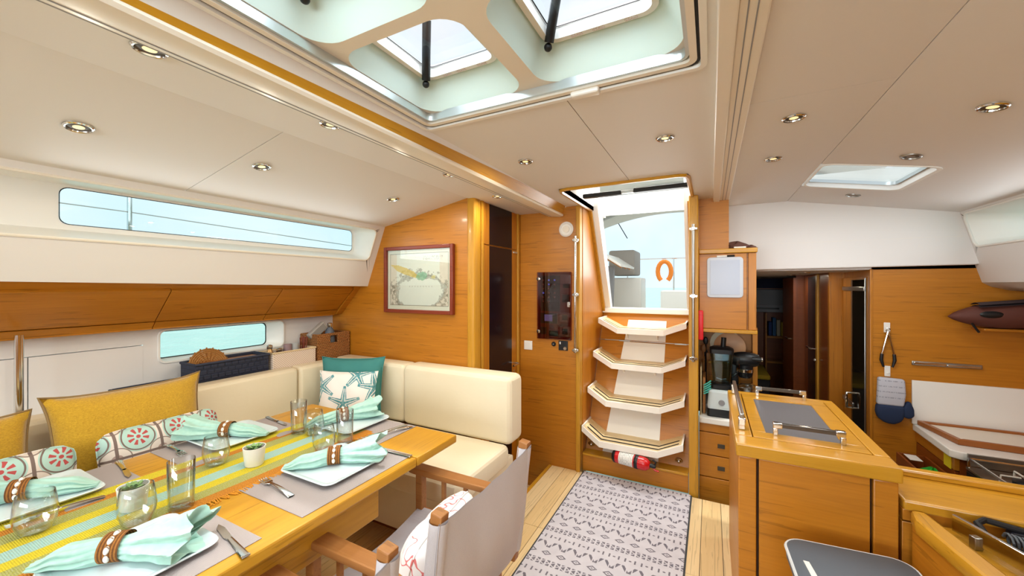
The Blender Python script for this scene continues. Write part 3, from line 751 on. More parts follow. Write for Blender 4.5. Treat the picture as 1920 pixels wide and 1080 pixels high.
# ---- cutlery
def fork_mesh():
    b = B()
    def sec(x): return 0.004 + 0.006 * max(0, (x - 0.09) / 0.1) ** 0.7 if x > 0.09 else 0.0038
    def fn(u, v):
        x = 0.055 + 0.135 * u; w = 0.0035 + 0.0065 * u ** 1.2 if u > 0.08 else 0.0055
        a = 2 * PI * v
        return (x, w * math.cos(a), 0.010 - 0.006 * u + 0.0016 * math.sin(a) + 0.004 * math.sin(PI * u))
    b.grid(fn, 14, 10, False, True)
    b.prism([(0.062, -0.004), (0.062, 0.004), (0.050, 0.0115), (0.042, 0.0125), (0.042, -0.0125), (0.050, -0.0115)], 'Z', 0.0065, 0.009, 0.0006)
    for k in range(4):
        y = -0.0105 + 0.007 * k
        b.tube([(0.044, y, 0.0078), (0.02, y, 0.004), (0.004, y, 0.006), (0.0, y, 0.008)], [0.0017, 0.0016, 0.0014, 0.0007], 6)
    return b
def knife_mesh():
    b = B().prism([(0, 0.002), (0.02, -0.008), (0.08, -0.010), (0.10, -0.006), (0.10, 0.006), (0.03, 0.008)], 'Z', 0.002, 0.004, 0.0006)
    b.grid(lambda u, v: (0.095 + 0.11 * u, (0.006 + 0.004 * u) * math.cos(2 * PI * v), 0.0035 + 0.003 * math.sin(2 * PI * v)), 8, 10, False, True)
    b.box(0.198, 0.2055, -0.0095, 0.0095, 0.001, 0.0062, 0.0015); return b
ZC = ZT + 0.002
fk = kn = None
for kind, x, y, a, lab in (('fork', -1.345, 0.773, -6, 'steel fork lying on the mat left of the shell-ringed plate, tines to the runner'),
                           ('knife', -1.225, 1.125, 4, 'steel knife lying beyond the plate in front of the canvas chair'),
                           ('knife', -1.20, 0.572, -10, 'steel knife half hidden under the napkin at the bottom of the photo'),
                           ('fork', -1.29, 1.20, 72, 'steel fork lying to the right of the far plate'),
                           ('knife', -1.322, 1.19, 76, 'steel knife lying beside the fork at the far end of the table'),
                           ('fork', -1.80, 0.745, 175, 'steel fork on the settee side mat, left of the plate by the tile cushion'),
                           ('knife', -1.76, 1.125, 172, 'steel knife on the settee side mat, between plate and tall glass'),
                           ('knife', -1.76, 0.575, 170, 'steel knife on the mat at the left edge of the photo'),
                           ('fork', -1.69, 0.30, 85, 'steel fork along the runner at the left edge of the photo')):
    if kind == 'fork':
        if fk is None: fk = obj('fork', fork_mesh(), M['chrome'], at=(0, 0, 0)); o = fk
        else: o = clone(fk)
    else:
        if kn is None: kn = obj('knife', knife_mesh(), M['chrome'], at=(0, 0, 0)); o = kn
        else: o = clone(kn)
    o.location = (x, y, ZC); o.rotation_euler = (0, 0, R(a)); tag(o, lab, kind, kind + ('s' if kind == 'fork' else ''))
    o['group'] = 'forks on the mats' if kind == 'fork' else 'knives on the mats'
# ---- glasses
def tall_glass():
    return B().lathe([(0, 0), (0.030, 0), (0.031, 0.003), (0.0335, 0.14), (0.0328, 0.1405), (0.0318, 0.1395), (0.0292, 0.014), (0.026, 0.011), (0, 0.010)], seg=28)
def tumbler():
    return B().lathe([(0, 0), (0.024, 0), (0.031, 0.006), (0.040, 0.03), (0.0425, 0.05), (0.040, 0.075), (0.0355, 0.104), (0.0348, 0.1045), (0.0342, 0.1035), (0.0385, 0.074), (0.041, 0.05), (0.0385, 0.031), (0.029, 0.010), (0, 0.008)], seg=28)
gt = gs = None
for k, x, y, lab in (('s', -1.613, 0.764, 'round stemless glass between the small pot and the tile cushion plate'), ('t', -1.394, 0.57, 'tall straight glass near the front of the runner, left of the middle pot'),
                     ('s', -1.407, 0.475, 'round stemless glass in front of the nearer pot'), ('s', -1.362, 1.02, 'round stemless glass right behind the shell-ringed plate'),
                     ('t', -1.345, 1.105, 'tall straight glass nearest the end of the table'), ('t', -1.637, 1.10, 'tall straight glass farthest from the camera, by the settee back'),
                     ('s', -1.556, 1.115, 'round stemless glass beside the farthest tall glass'), ('s', -1.60, 0.335, 'round stemless glass at the left edge of the photo')):
    if k == 't':
        if gt is None: gt = obj('tall_glass', tall_glass(), M['glass'], at=(0, 0, 0), sharp=60); o = gt
        else: o = clone(gt)
    else:
        if gs is None: gs = obj('tumbler', tumbler(), M['glass'], at=(0, 0, 0), sharp=60); o = gs
        else: o = clone(gs)
    o.location = (x, y, ZT + 0.0035); tag(o, lab, 'glass', 'drinking glasses on the table')
# ---- pots with succulents
leafm = mat('succulent_leaf', '#7fa266', 0.5)
soil = mat('potting_soil', '#4a3c2c', 0.95)
for i, (x, y, lab) in enumerate(((-1.488, 0.828, 'small white pot with a green succulent in the middle of the table'), (-1.515, 0.503, 'small white pot with a pale succulent nearer the camera'))):
    t = thing('potted_succulent', lab, 'potted plant', (x, y, ZT + 0.0035), (0, 0, R(40 * i)), 'white succulent pots')
    obj('pot', B().lathe([(0, 0), (0.028, 0), (0.030, 0.003), (0.036, 0.064), (0.0365, 0.066), (0.034, 0.066), (0.0325, 0.05), (0, 0.05)], seg=28), M['white'], t)
    obj('soil', B().lathe([(0, 0.05), (0.0324, 0.05), (0.0324, 0.053), (0, 0.055)], seg=20), soil, t)
    for k in range(15):
        a = R(137.5 * k); l = 0.012 + 0.0014 * k; el = R(75 - 4.2 * k)
        q = B().grid(lambda u, v: (l * u, (0.0062 * math.sin(PI * (u * 0.85 + 0.1)) ** 0.8) * (2 * v - 1), 0.0035 * (1 - (2 * v - 1) ** 2) * math.sin(PI * u) + 0.002), 6, 5)
        q.grid(lambda u, v: (l * u, (0.0062 * math.sin(PI * (u * 0.85 + 0.1)) ** 0.8) * (2 * v - 1), -0.002), 6, 5)
        q.xf(Matrix.Translation((0.004 * math.cos(a), 0.004 * math.sin(a), 0.056)) @ Matrix.Rotation(a, 4, 'Z') @ Matrix.Rotation(-el, 4, 'Y'))
        obj('leaf', q, leafm, t)

# ---- cushions
yelm = mat('mustard_chenille', rough=0.9, fn=lambda x, y, z, v: xmix(xnoise(v, (150, 150, 330), 4, 0.8) * 1.6 - 0.3, lin('#8f6606'), lin('#dcb02c')), bump=lambda x, y, z, v: (xnoise(v, (120, 120, 400), 3), 0.5, 0.003), sheen=0.3)
pipm = mat('taupe_piping', '#8a7048', 0.9)
def tile_fn(x, y, z, v):
    S = 7.4
    fx, fz = xfr(x * S + 0.2) - 0.5, xfr(z * S + 0.35) - 0.5
    ax, az = xabs(fx), xabs(fz)
    ln = (ax > 0.465) | (az > 0.465)
    d0 = xhyp(fx, fz)
    dc = xhyp(0.5 - ax, 0.5 - az)
    base = lin('#d9cdc2')
    mint = lin('#a9c8be'); red = lin('#b04a48'); brown = lin('#75635c')
    r = xmix(d0 < 0.42, base, mint)
    r = xmix((xabs(d0 - 0.37) < 0.018), r, brown)
    r = xmix((xabs(dc - 0.30) < 0.014), r, lin('#8a7a70'))
    th = X.m('ARCTAN2', fz, fx)
    pet = (xabs(xsin(th * 4.0)) > 0.72) & (d0 > 0.10) & (d0 < 0.24)
    r = xmix(pet, r, red)
    r = xmix(d0 < 0.05, r, red)
    r = xmix((dc < 0.12), r, lin('#a88f86'))
    r = xmix(ln, r, brown)
    return r
tilem = mat('tile_print_cotton', rough=0.85, fn=tile_fn)
def star_fn(x, y, z, v):
    r = lin('#ece6e0'); teal = lin('#4f8f97'); pale = lin('#bcd8d8')
    cur = None
    for cx, cz, rad, rot in ((0.0, 0.17, 0.105, 0.25), (-0.16, 0.27, 0.10, 0.9), (0.07, 0.345, 0.09, 1.3), (0.18, 0.27, 0.10, 0.1), (0.155, 0.075, 0.09, 0.7), (-0.155, 0.05, 0.09, 0.4)):
        dx, dz = x - cx, z - cz
        d = xhyp(dx, dz); th = X.m('ARCTAN2', dz, dx)
        a = xabs(xfr(th * (5 / (2 * PI)) + rot) - 0.5) * 2.0
        ang = a * (PI / 5)
        perp = d * xsin(ang)
        w = 0.024 - d * 0.15
        arm = (perp < w) & (d < rad)
        inner = (xabs(perp - w * 0.45) < 0.0022) & (d < rad * 0.85)
        tex = xmix((xnoise(v, (70, 70, 70), 2) > 0.5) * 0.25, teal, pale)
        tex = xmix(inner, tex, lin('#ece6e0'))
        r = xmix(arm, r, tex)
    return r
starm = mat('starfish_print_cotton', rough=0.85, fn=star_fn)
tealm = mat('teal_cotton', '#3c7f7c', 0.85)
def cushion(name_label, w, h, t, m, loc, rot, seed, pip=None, pipr=0.004, dog=0.05):
    o = thing('cushion', name_label, 'cushion', loc, rot)
    obj('cover', pillow(w, h, t, seed=seed, dog=dog), m, o, sharp=80)
    obj('piping', pillow_edge(w, h, pipr, dog), pip or m, o)
    return o
cushion('large mustard yellow cushion with taupe piping, leaning on the settee back behind the tile cushion', 0.50, 0.475, 0.17, yelm, (-2.20, 0.755, 0.487), (R(-13), 0, R(90)), 3, pipm, 0.005, 0.06)
cushion('mustard yellow cushion at the left edge of the photo', 0.52, 0.44, 0.17, yelm, (-2.22, 0.215, 0.487), (R(-14), 0, R(92)), 4, pipm, 0.005, 0.03)
cushion('tile patterned lumbar cushion in front of the large mustard cushion', 0.43, 0.34, 0.12, tilem, (-2.055, 0.80, 0.487), (R(-12), 0, R(91)), 5, None, 0.003, -0.12)
cushion('tile patterned lumbar cushion at the left edge of the photo', 0.45, 0.34, 0.12, tilem, (-2.055, 0.32, 0.487), (R(-12), 0, R(88)), 6, None, 0.003, -0.12)
cushion('plain teal cushion in the settee corner behind the starfish cushion', 0.41, 0.425, 0.11, tealm, (-2.13, 1.79, 0.487), (R(-8), 0, R(27)), 7, None, 0.004, 0.04)
cushion('white cushion printed with teal starfish in the settee corner', 0.375, 0.36, 0.10, starm, (-2.06, 1.69, 0.487), (R(-10), 0, R(25)), 8, None, 0.003, 0.02)

# ---- canvas chairs
canvm = mat('grey_canvas', rough=0.9, fn=lambda x, y, z, v: xmix(xnoise(v, (500, 500, 900), 2), lin('#b6b2b8'), lin('#d2cfd3')), bump=lambda x, y, z, v: (xsin(z * 2500) + xsin(y * 2500), 0.15, 0.0005))
def chair(loc, lab):
    t = thing('canvas_chair', lab, 'chair', loc, (0, 0, 0), 'canvas chairs at the table', local=True)
    Wd = 0.255
    for s in (-1, 1):
        y = s * Wd
        obj('armrest', B().prism([(-0.53, y - 0.028), (-0.50, y - 0.032), (-0.06, y - 0.026), (-0.02, y - 0.02), (-0.02, y + 0.02), (-0.06, y + 0.026), (-0.50, y + 0.032), (-0.53, y + 0.028)], 'Z', 0.59, 0.615, 0.006), M['chair_wood'], t)
        obj('leg', B().box(-0.50, -0.465, y - 0.016, y + 0.016, 0.02, 0.59, 0.004), M['chair_wood'], t)
        obj('leg', B().box(-0.125, -0.09, y - 0.016, y + 0.016, 0.02, 0.59, 0.004), M['chair_wood'], t)
        obj('runner', B().box(-0.54, -0.04, y - 0.016, y + 0.016, 0.0, 0.028, 0.004), M['chair_wood'], t)
        obj('side_rail', B().box(-0.47, -0.12, y - 0.012, y + 0.012, 0.40, 0.44, 0.003), M['chair_wood'], t)
        for x in (-0.36, -0.25): obj('spindle', B().box(x - 0.008, x + 0.008, y - 0.008, y + 0.008, 0.44, 0.592, 0.002), M['chair_wood'], t)
        up = obj('back_post', B().prism([(-0.055, 0.36), (-0.02, 0.36), (0.033, 0.815), (-0.003, 0.82)], 'Y', y - 0.017, y + 0.017, 0.004), M['chair_wood'], t)
        obj('bolt', B().lathe([(0, 0), (0.008, 0.0), (0.006, 0.004), (0, 0.005)], (0, 0, 0), 10).xf(Matrix.Translation((-0.01, y + s * 0.0165, 0.60)) @ Matrix.Rotation(R(-90 * s), 4, 'X')), M['chrome'], t)
    obj('back_canvas', B().grid(lambda u, v: ((lambda z: -0.055 + 0.115 * (z - 0.36) + 0.04 - 0.006 + 0.02 * math.sin(PI * u) * math.sin(PI * min(1, v)) + 0.002 * math.sin(25 * u + 5 * v))(0.40 + 0.40 * v), -Wd - 0.022 + (2 * Wd + 0.044) * u, 0.40 + 0.40 * v - 0.012 * math.sin(PI * u) * v), 30, 20)
        .grid(lambda u, v: ((lambda z: -0.055 + 0.115 * (z - 0.36) + 0.036 + 0.006 + 0.02 * math.sin(PI * u) * math.sin(PI * min(1, v)) + 0.002 * math.sin(25 * u + 5 * v))(0.40 + 0.40 * v) - 0.004, -Wd - 0.022 + (2 * Wd + 0.044) * u, 0.40 + 0.40 * v - 0.012 * math.sin(PI * u) * v), 30, 20), canvm, t, sharp=80)
    for s in (-1, 1):
        obj('sleeve', B().grid(lambda u, v: (-0.055 + 0.115 * (0.04 + 0.40 * v) + 0.017 + 0.026 * math.cos(2 * PI * u), s * (Wd + 0.002) + 0.0235 * math.sin(2 * PI * u), 0.40 + 0.395 * v), 16, 10, True), canvm, t, sharp=80)
    obj('seat_canvas', B().grid(lambda u, v: (-0.49 + 0.39 * u, -Wd + 2 * Wd * v, 0.442 - 0.035 * math.sin(PI * v)), 10, 16).grid(lambda u, v: (-0.49 + 0.39 * u, -Wd + 2 * Wd * v, 0.436 - 0.035 * math.sin(PI * v)), 10, 16), canvm, t, sharp=80)
    obj('stretcher', B().box(-0.31, -0.28, -Wd, Wd, 0.002, 0.026, 0.004), M['chair_wood'], t)
    return t
chair((-0.635, 1.055, 0.0), 'folding canvas chair facing the table, its whole grey back seen from behind')
chair((-0.655, 0.385, 0.0), 'canvas chair cut off at the bottom edge, only its armrest and back corner showing')
pwm = mat('white_cotton_red_print', rough=0.9, fn=lambda x, y, z, v: xmix((xabs(xnoise(v, (16, 16, 16), 1) - 0.55) < 0.012) & (z > 0.12), lin('#ece8e6'), lin('#d97a78')))
cushion('white cotton pillow with a red outline print on the canvas chair seat', 0.36, 0.30, 0.16, pwm, (-0.80, 0.95, 0.415), (R(-16), 0, R(-82)), 9, None, 0.003, -0.14)
tw = thing('white_towel', 'white folded towel hanging at the foot of the canvas chair back', 'towel', (-0.545, 1.02, 0.0), (0, 0, 0), local=True)
obj('cloth', B().grid(lambda u, v: (0.02 * math.sin(6 * v) + 0.05 * math.sin(PI * u), -0.13 + 0.26 * v, 0.02 + 0.40 * u + 0.01 * math.sin(9 * v)), 14, 20).grid(lambda u, v: (0.03 + 0.02 * math.sin(6 * v) + 0.05 * math.sin(PI * u), -0.13 + 0.26 * v, 0.02 + 0.40 * u + 0.01 * math.sin(9 * v)), 14, 20), mat('white_terry', '#e8e4e0', 0.95), tw, sharp=80)

# ---- rug
def rug_fn(x, y, z, v):
    gx, gy = x / 0.72 * 9.0, y / 1.12 * 1.0
    base = lin('#dcd8dc'); dark = lin('#66626e')
    wob = xnoise(v, (45, 45, 1), 3) * 0.5
    row = xfl(y * 15.0)
    par = X.m('FLOORED_MODULO', row, 4.0)
    fy = xfr(y * 15.0) - 0.5
    fx = xfr(x * 12.5) - 0.5
    fx2 = xfr(x * 12.0) - 0.5
    dia = (xabs(fx) * 1.5 + xabs(fy) * 1.9)
    d1_ = ((dia < 0.52) & (dia > 0.30)) | (dia < 0.12)
    chev = (xabs(xabs(fx2) - (fy * 0.5 + 0.22)) < 0.10) & (xabs(fy) < 0.36) & (xfr(x * 36.0) > 0.2)
    band = (xabs(fy) < 0.30) & (xfr(x * 38.0) > 0.35) & (xabs(xabs(fy) - xabs(xfr(x * 19.0) - 0.5) * 0.5) > 0.05)
    dots = (xhyp(fx, fy * 1.3) < 0.09) | ((xabs(xabs(fx) - 0.3) < 0.05) & (xabs(fy) < 0.2))
    p0_ = xabs(par - 0.0) < 0.5; p1_ = xabs(par - 1.0) < 0.5; p2_ = xabs(par - 2.0) < 0.5; p3_ = xabs(par - 3.0) < 0.5
    f = (p0_ & band) | (p1_ & d1_) | (p2_ & chev) | (p3_ & dots)
    f = f * ((xnoise(v, (160, 160, 1), 2) + wob) > 0.56) * 0.95
    return xmix(f, xmix(xnoise(v, (12, 12, 1), 3), lin('#bab8c2'), lin('#d2d1d8')), dark)
rg_ = thing('rug', 'pale grey rug with a faded geometric print at the foot of the companionway steps', 'rug', (-0.48, 2.05, 0.0))
obj('pile', B().box(-0.845, -0.12, 1.25, 2.83, 0.0005, 0.007, 0.002), mat('printed_rug', rough=0.95, fn=rug_fn), rg_)
fb = B()
for k in range(200):
    y = 1.25 + 1.58 * k / 200
    for x, s in ((-0.845, -1), (-0.12, 1)): fb.box(min(x, x + s * 0.009), max(x, x + s * 0.009), y, y + 0.0035, 0.001, 0.004)
obj('stitched_edge', fb, mat('rug_stitching', '#4c5156', 0.95), rg_, kind='stuff')

# ---- things on the ledge behind the settee
ZL = 0.801
navm = mat('navy_rattan', rough=0.6, fn=lambda x, y, z, v: xmix(((xfr(x * 26 + xfl(z * 40) * 0.5) > 0.06) & (xfr(z * 40) > 0.1)), lin('#0c0f18'), lin('#262c40')))
def tray(lab, x0, x1, y0, y1, z1, m, name='storage_basket', t=0.012, z0=ZL, slot=False):
    o = thing(name, lab, 'basket', ((x0 + x1) / 2, (y0 + y1) / 2, z0))
    obj('bottom', B().box(x0 + t, x1 - t, y0 + t, y1 - t, z0, z0 + t), m, o)
    obj('side', B().box(x0, x1, y0, y0 + t, z0, z1, 0.003), m, o)
    obj('side', B().box(x0, x1, y1 - t, y1, z0, z1, 0.003), m, o)
    obj('side', B().box(x0, x0 + t, y0 + t, y1 - t, z0, z1, 0.003), m, o)
    obj('side', B().box(x1 - t, x1, y0 + t, y1 - t, z0, z1, 0.003), m, o)
    return o
nb = tray('dark blue rattan basket holding a round woven trivet, on the ledge behind the settee', -2.70, -2.535, 1.10, 1.50, 0.955, navm)
# raised strips of the weave, one per face so they catch the light
wv = B()
for r_ in range(5):
    for k in range(11):
        y = 1.105 + k * 0.036 + (0.018 if r_ % 2 else 0); z = ZL + 0.006 + r_ * 0.03
        if y + 0.03 < 1.498: wv.box(-2.537, -2.531, y, y + 0.031, z, z + 0.025, 0.002, 1)
obj('weave', wv, navm, nb, kind='stuff')
obj('rim', B().tube([(-2.53, 1.1, 0.956), (-2.53, 1.5, 0.956), (-2.70, 1.5, 0.956), (-2.70, 1.1, 0.956)], 0.008, 6, True), navm, nb)
tray('low dark blue basket at the left of the ledge, half behind the mustard cushion', -2.70, -2.545, 0.80, 1.085, 0.875, navm)
rat = mat('rattan', rough=0.7, fn=lambda x, y, z, v: xmix(xnoise(v, (220, 220, 220), 3), lin('#7a4c1e'), lin('#c08a48')))
tv = thing('woven_trivet', 'round woven rattan trivet standing upright in the dark blue basket', 'trivet', (-2.64, 1.225, ZL + 0.013), (R(-14), 0, R(90)))
for k in range(9):
    rr = 0.014 + 0.0105 * k
    obj('coil', B().tube([(rr * math.cos(2 * PI * q / 36), 0.003 * math.sin(3 * q), 0.11 + rr * math.sin(2 * PI * q / 36)) for q in range(36)], 0.0058, 6, True), rat, tv)
for k in range(20):
    a = 2 * PI * k / 20
    obj('rim_knot', B()._ball((0.105 * math.cos(a), 0, 0.11 + 0.105 * math.sin(a)), 0.0048, 0.007, 0.0048, 6, 5), rat, tv)
bw = thing('wooden_board', 'pale wooden board lying in the dark blue basket', 'board', (-2.62, 1.33, 0.94))
obj('board', B().box(-2.69, -2.55, 1.18, 1.485, 0.935, 0.946, 0.003), M['chair_wood'], bw)
crm = mat('pale_herringbone_cane', rough=0.8, fn=lambda x, y, z, v: xmix((xfr((y + z) * 70 + xfl(y * 30)) > 0.5), lin('#c7b3a2'), lin('#e3d5c6')))
cr_ = tray('pale cane crate with shakers, glasses and chopsticks, on the ledge behind the settee', -2.68, -2.525, 1.52, 1.825, 0.955, crm, 'cane_crate')
obj('rim', B().tube([(-2.525, 1.52, 0.956), (-2.525, 1.825, 0.956), (-2.68, 1.825, 0.956), (-2.68, 1.52, 0.956)], 0.006, 6, True), mat('beech_rim', '#d9c49c', 0.6), cr_)
for i, (x, y, h_) in enumerate(((-2.62, 1.555, 0.19), (-2.59, 1.60, 0.165))):
    t = thing('shaker', ('taller' if i == 0 else 'shorter') + ' brass-topped shaker bottle in the cane crate', 'shaker', (x, y, ZL + 0.013), group='shakers in the cane crate')
    obj('bottle', B().lathe([(0, 0), (0.024, 0), (0.026, 0.01), (0.026, h_ - 0.06), (0.016, h_ - 0.035), (0.014, h_ - 0.025), (0, h_ - 0.025)], (x, y, ZL + 0.013), 16), mat('copper_' + str(i), '#b08a5c', 0.25, 0.8), t)
    obj('cap', B().lathe([(0.016, h_ - 0.028), (0.018, h_ - 0.02), (0.017, h_ - 0.004), (0.01, h_), (0, h_)], (x, y, ZL + 0.013), 16), M['chrome'], t)
for i, (y, c, lab) in enumerate(((1.665, '#c9a9ac', 'pinkish frosted glass in the cane crate'), (1.715, '#dfe2e2', 'clear frosted glass in the cane crate'))):
    tag(obj('crate_glass', B().lathe([(0, 0), (0.024, 0), (0.027, 0.18), (0.025, 0.18), (0.022, 0.004), (0, 0.004)], (-2.60, y, ZL + 0.013), 18), mat('frosted_' + str(i), c, 0.35, trans=0.5)), lab, 'glass')
for k in range(6):
    x, y = -2.615 + 0.014 * (k % 3), 1.772 + 0.014 * (k // 3)
    tag(obj('chopstick', B().tube([(x, y, ZL + 0.014), (x + 0.006 * (k % 3 - 1), y + 0.01 * (k // 3), ZL + 0.225 + 0.008 * (k % 2))], [0.0025, 0.004], 6), M['frame_wood']), 'red-brown chopstick standing in the cane crate', 'chopstick', 'chopsticks in the cane crate')
wkm = mat('brown_wicker', rough=0.75, fn=lambda x, y, z, v: xmix(xsin(z * 520) * 0.25 + xsin((x + y) * 420 + xfl(z * 83) * 3.14) * 0.25 + xnoise(v, (150, 150, 150), 2), lin('#6b3e18'), lin('#c08448')), bump=lambda x, y, z, v: (xsin(z * 520) + xsin((x + y) * 420 + xfl(z * 83) * 3.14), 0.7, 0.003))
wk = thing('wicker_basket', 'brown wicker basket with a slot handle in the corner behind the settee', 'basket', (-2.63, 1.97, ZL))
wy0, wy1, wx0, wx1 = 1.845, 2.128, -2.73, -2.535
obj('side', B().box(wx0, wx1, wy0, wy0 + 0.014, ZL, 1.03, 0.003), wkm, wk)
obj('side', B().box(wx0, wx1, wy1 - 0.014, wy1, ZL, 1.03, 0.003), wkm, wk)
obj('side', B().box(wx0, wx0 + 0.014, wy0 + 0.014, wy1 - 0.014, ZL, 1.03, 0.003), wkm, wk)
obj('side', B().box(wx1 - 0.014, wx1, wy0 + 0.014, wy1 - 0.014, ZL, 0.97, 0.003).box(wx1 - 0.014, wx1, wy0 + 0.014, 1.955, 0.97, 1.03, 0.003).box(wx1 - 0.014, wx1, 2.02, wy1 - 0.014, 0.97, 1.03, 0.003), wkm, wk)
obj('bottom', B().box(wx0 + 0.014, wx1 - 0.014, wy0 + 0.014, wy1 - 0.014, ZL, ZL + 0.012), wkm, wk)
obj('rim', B().tube([(wx1 - 0.007, wy0 + 0.007, 1.032), (wx1 - 0.007, wy1 - 0.007, 1.032), (wx0 + 0.007, wy1 - 0.007, 1.032), (wx0 + 0.007, wy0 + 0.007, 1.032)], 0.011, 6, True), wkm, wk)
gb = thing('grey_flask', 'matt grey flask with a metal cap standing in the wicker basket', 'flask', (-2.59, 1.99, ZL + 0.013))
obj('body', B().lathe([(0, 0), (0.034, 0), (0.036, 0.01), (0.036, 0.215), (0.03, 0.245), (0.018, 0.262), (0.016, 0.27), (0, 0.27)], (-2.59, 1.99, ZL + 0.013), 20), mat('grey_powder_coat', '#5c6470', 0.5), gb)
obj('cap', B().lathe([(0.017, 0.268), (0.019, 0.272), (0.019, 0.296), (0.012, 0.30), (0, 0.30)], (-2.59, 1.99, ZL + 0.013), 16), M['chrome'], gb)
sp = thing('box_speaker', 'light grey box speaker leaning out of the wicker basket', 'speaker', (-2.61, 1.92, 1.035), (R(0), R(-38), R(86)))
obj('case', B().box(-0.075, 0.075, -0.02, 0.02, 0.0, 0.062, 0.008, 3), mat('grey_case', '#a6a49f', 0.5), sp)
obj('grille', B().box(-0.062, 0.062, -0.0215, -0.019, 0.008, 0.054, 0.002), mat('grey_mesh', '#8f8e8a', 0.7), sp)

# ================================================================ AFT BULKHEADS
# ---- framed map
mp = thing('framed_map', 'antique sea chart in a mahogany frame hanging on the wooden bulkhead', 'picture', (-1.84, 2.12, 1.20))
fx0, fx1, fz0, fz1, fw_ = -2.154, -1.53, 1.201, 1.68, 0.026
for a in ('L', 'R'):
    x = fx0 if a == 'L' else fx1 - fw_
    obj('frame_side', B().box(x, x + fw_, 2.108, 2.139, fz0, fz1, 0.005), M['frame_wood'], mp)
for z in (fz0, fz1 - fw_): obj('frame_side', B().box(fx0 + fw_, fx1 - fw_, 2.108, 2.139, z, z + fw_, 0.005), M['frame_wood'], mp)
def map_fn(x, y, z, v):
    r = lin('#e4e2d2')
    wob = xnoise(v, (9, 9, 9), 5, 0.65); wob2 = xnoise(v, (30, 30, 30), 4, 0.7)
    inside = (xabs(x) < 0.262) & (xabs(z - 0.215) < 0.185)
    sea = xmix(wob, lin('#dfe4dc'), lin('#eceee6'))
    dd = X.m('SQRT', (x - 0.01) * (x - 0.01) * 0.33 + (z - 0.12) * (z - 0.12) * 1.0) + (wob - 0.5) * 0.14
    coast = xabs(dd - 0.125) < 0.012
    land = (dd > 0.125) & ((z < 0.17) | (x < -0.2) | (x > 0.19))
    m_ = xmix(land, sea, xmix(wob2, lin('#e8dfd2'), lin('#d9cfc0')))
    m_ = xmix(coast * 0.55 * wob2 * 1.6, m_, lin('#4e4c3c'))
    m_ = xmix((xabs(dd - 0.15) < 0.02) * (wob2 > 0.52) * 0.5, m_, lin('#5f5a48'))
    cub = xhyp((x + 0.12) + (z - 0.275) * 1.1, (z - 0.275 + x * 0.25 + 0.03) * 3.2) + (wob2 - 0.5) * 0.08
    m_ = xmix((cub < 0.085) * 0.75, m_, lin('#d9b93a'))
    his = xhyp(x - 0.035, (z - 0.238) * 1.7) + (wob2 - 0.5) * 0.07
    m_ = xmix((his < 0.05) * 0.7, m_, lin('#5fae86'))
    pr = xhyp(x - 0.135, (z - 0.232) * 1.7) + (wob2 - 0.5) * 0.04
    m_ = xmix((pr < 0.02) * 0.6, m_, lin('#d3c45a'))
    txt = (xnoise(v, (260, 1, 60), 1) > 0.57) & (xabs(z - 0.365) < 0.016) & (xabs(x - 0.13) < 0.09)
    m_ = xmix(txt * 0.6, m_, lin('#6b6654'))
    t2 = (xfr(x * 40) > 0.8) & (xabs(z - 0.165) < 0.004) & (xabs(x - 0.02) < 0.11)
    m_ = xmix(t2 * 0.5, m_, lin('#77715c'))
    r = xmix(inside, r, m_)
    ed = ((xabs(xabs(x) - 0.262) < 0.0016) & (xabs(z - 0.215) < 0.187)) | ((xabs(xabs(z - 0.215) - 0.185) < 0.0016) & (xabs(x) < 0.263))
    return xmix(ed, r, lin('#6d6a5a'))
obj('chart', B().box(fx0 + fw_, fx1 - fw_, 2.128, 2.137, fz0 + fw_, fz1 - fw_), mat('chart_paper', rough=0.7, fn=map_fn), mp)
obj('glazing', B().box(fx0 + fw_, fx1 - fw_, 2.1215, 2.1235, fz0 + fw_, fz1 - fw_), thin_glass('picture_glass', '#fbfdfc', 1.6), mp)
# ---- instrument panel
ep = thing('electrical_panel', 'dark smoked-glass electrical panel with rows of small switches beside the companionway', 'control panel', (-1.075, 2.81, 0.98))
obj('back_board', B().box(-1.213, -0.94, 2.806, 2.8195, 0.985, 1.50, 0.002), mat('panel_red_brown', '#7d2e1c', 0.4), ep)
obj('switch_board', B().box(-1.185, -1.03, 2.801, 2.807, 1.20, 1.475), M['black'], ep)
lit = mat('blue_indicator', '#3050c0', 0.3, emit='#5878ff', estr=1.2); unlit = mat('brown_switch', '#8a6a60', 0.4)
for r_ in range(6):
    for c_ in range(3):
        if (r_, c_) in ((5, 2),): continue
        x, z = -1.165 + c_ * 0.047, 1.44 - r_ * 0.033
        obj('switch', B().lathe([(0, 0), (0.008, 0), (0.008, 0.003), (0.005, 0.0055), (0, 0.0055)], (0, 0, 0), 10).xf(Matrix.Translation((x, 2.801, z)) @ Matrix.Rotation(R(90), 4, 'X')), lit if (r_, c_) in ((0, 1), (1, 1), (0, 2), (3, 0)) else unlit, ep)
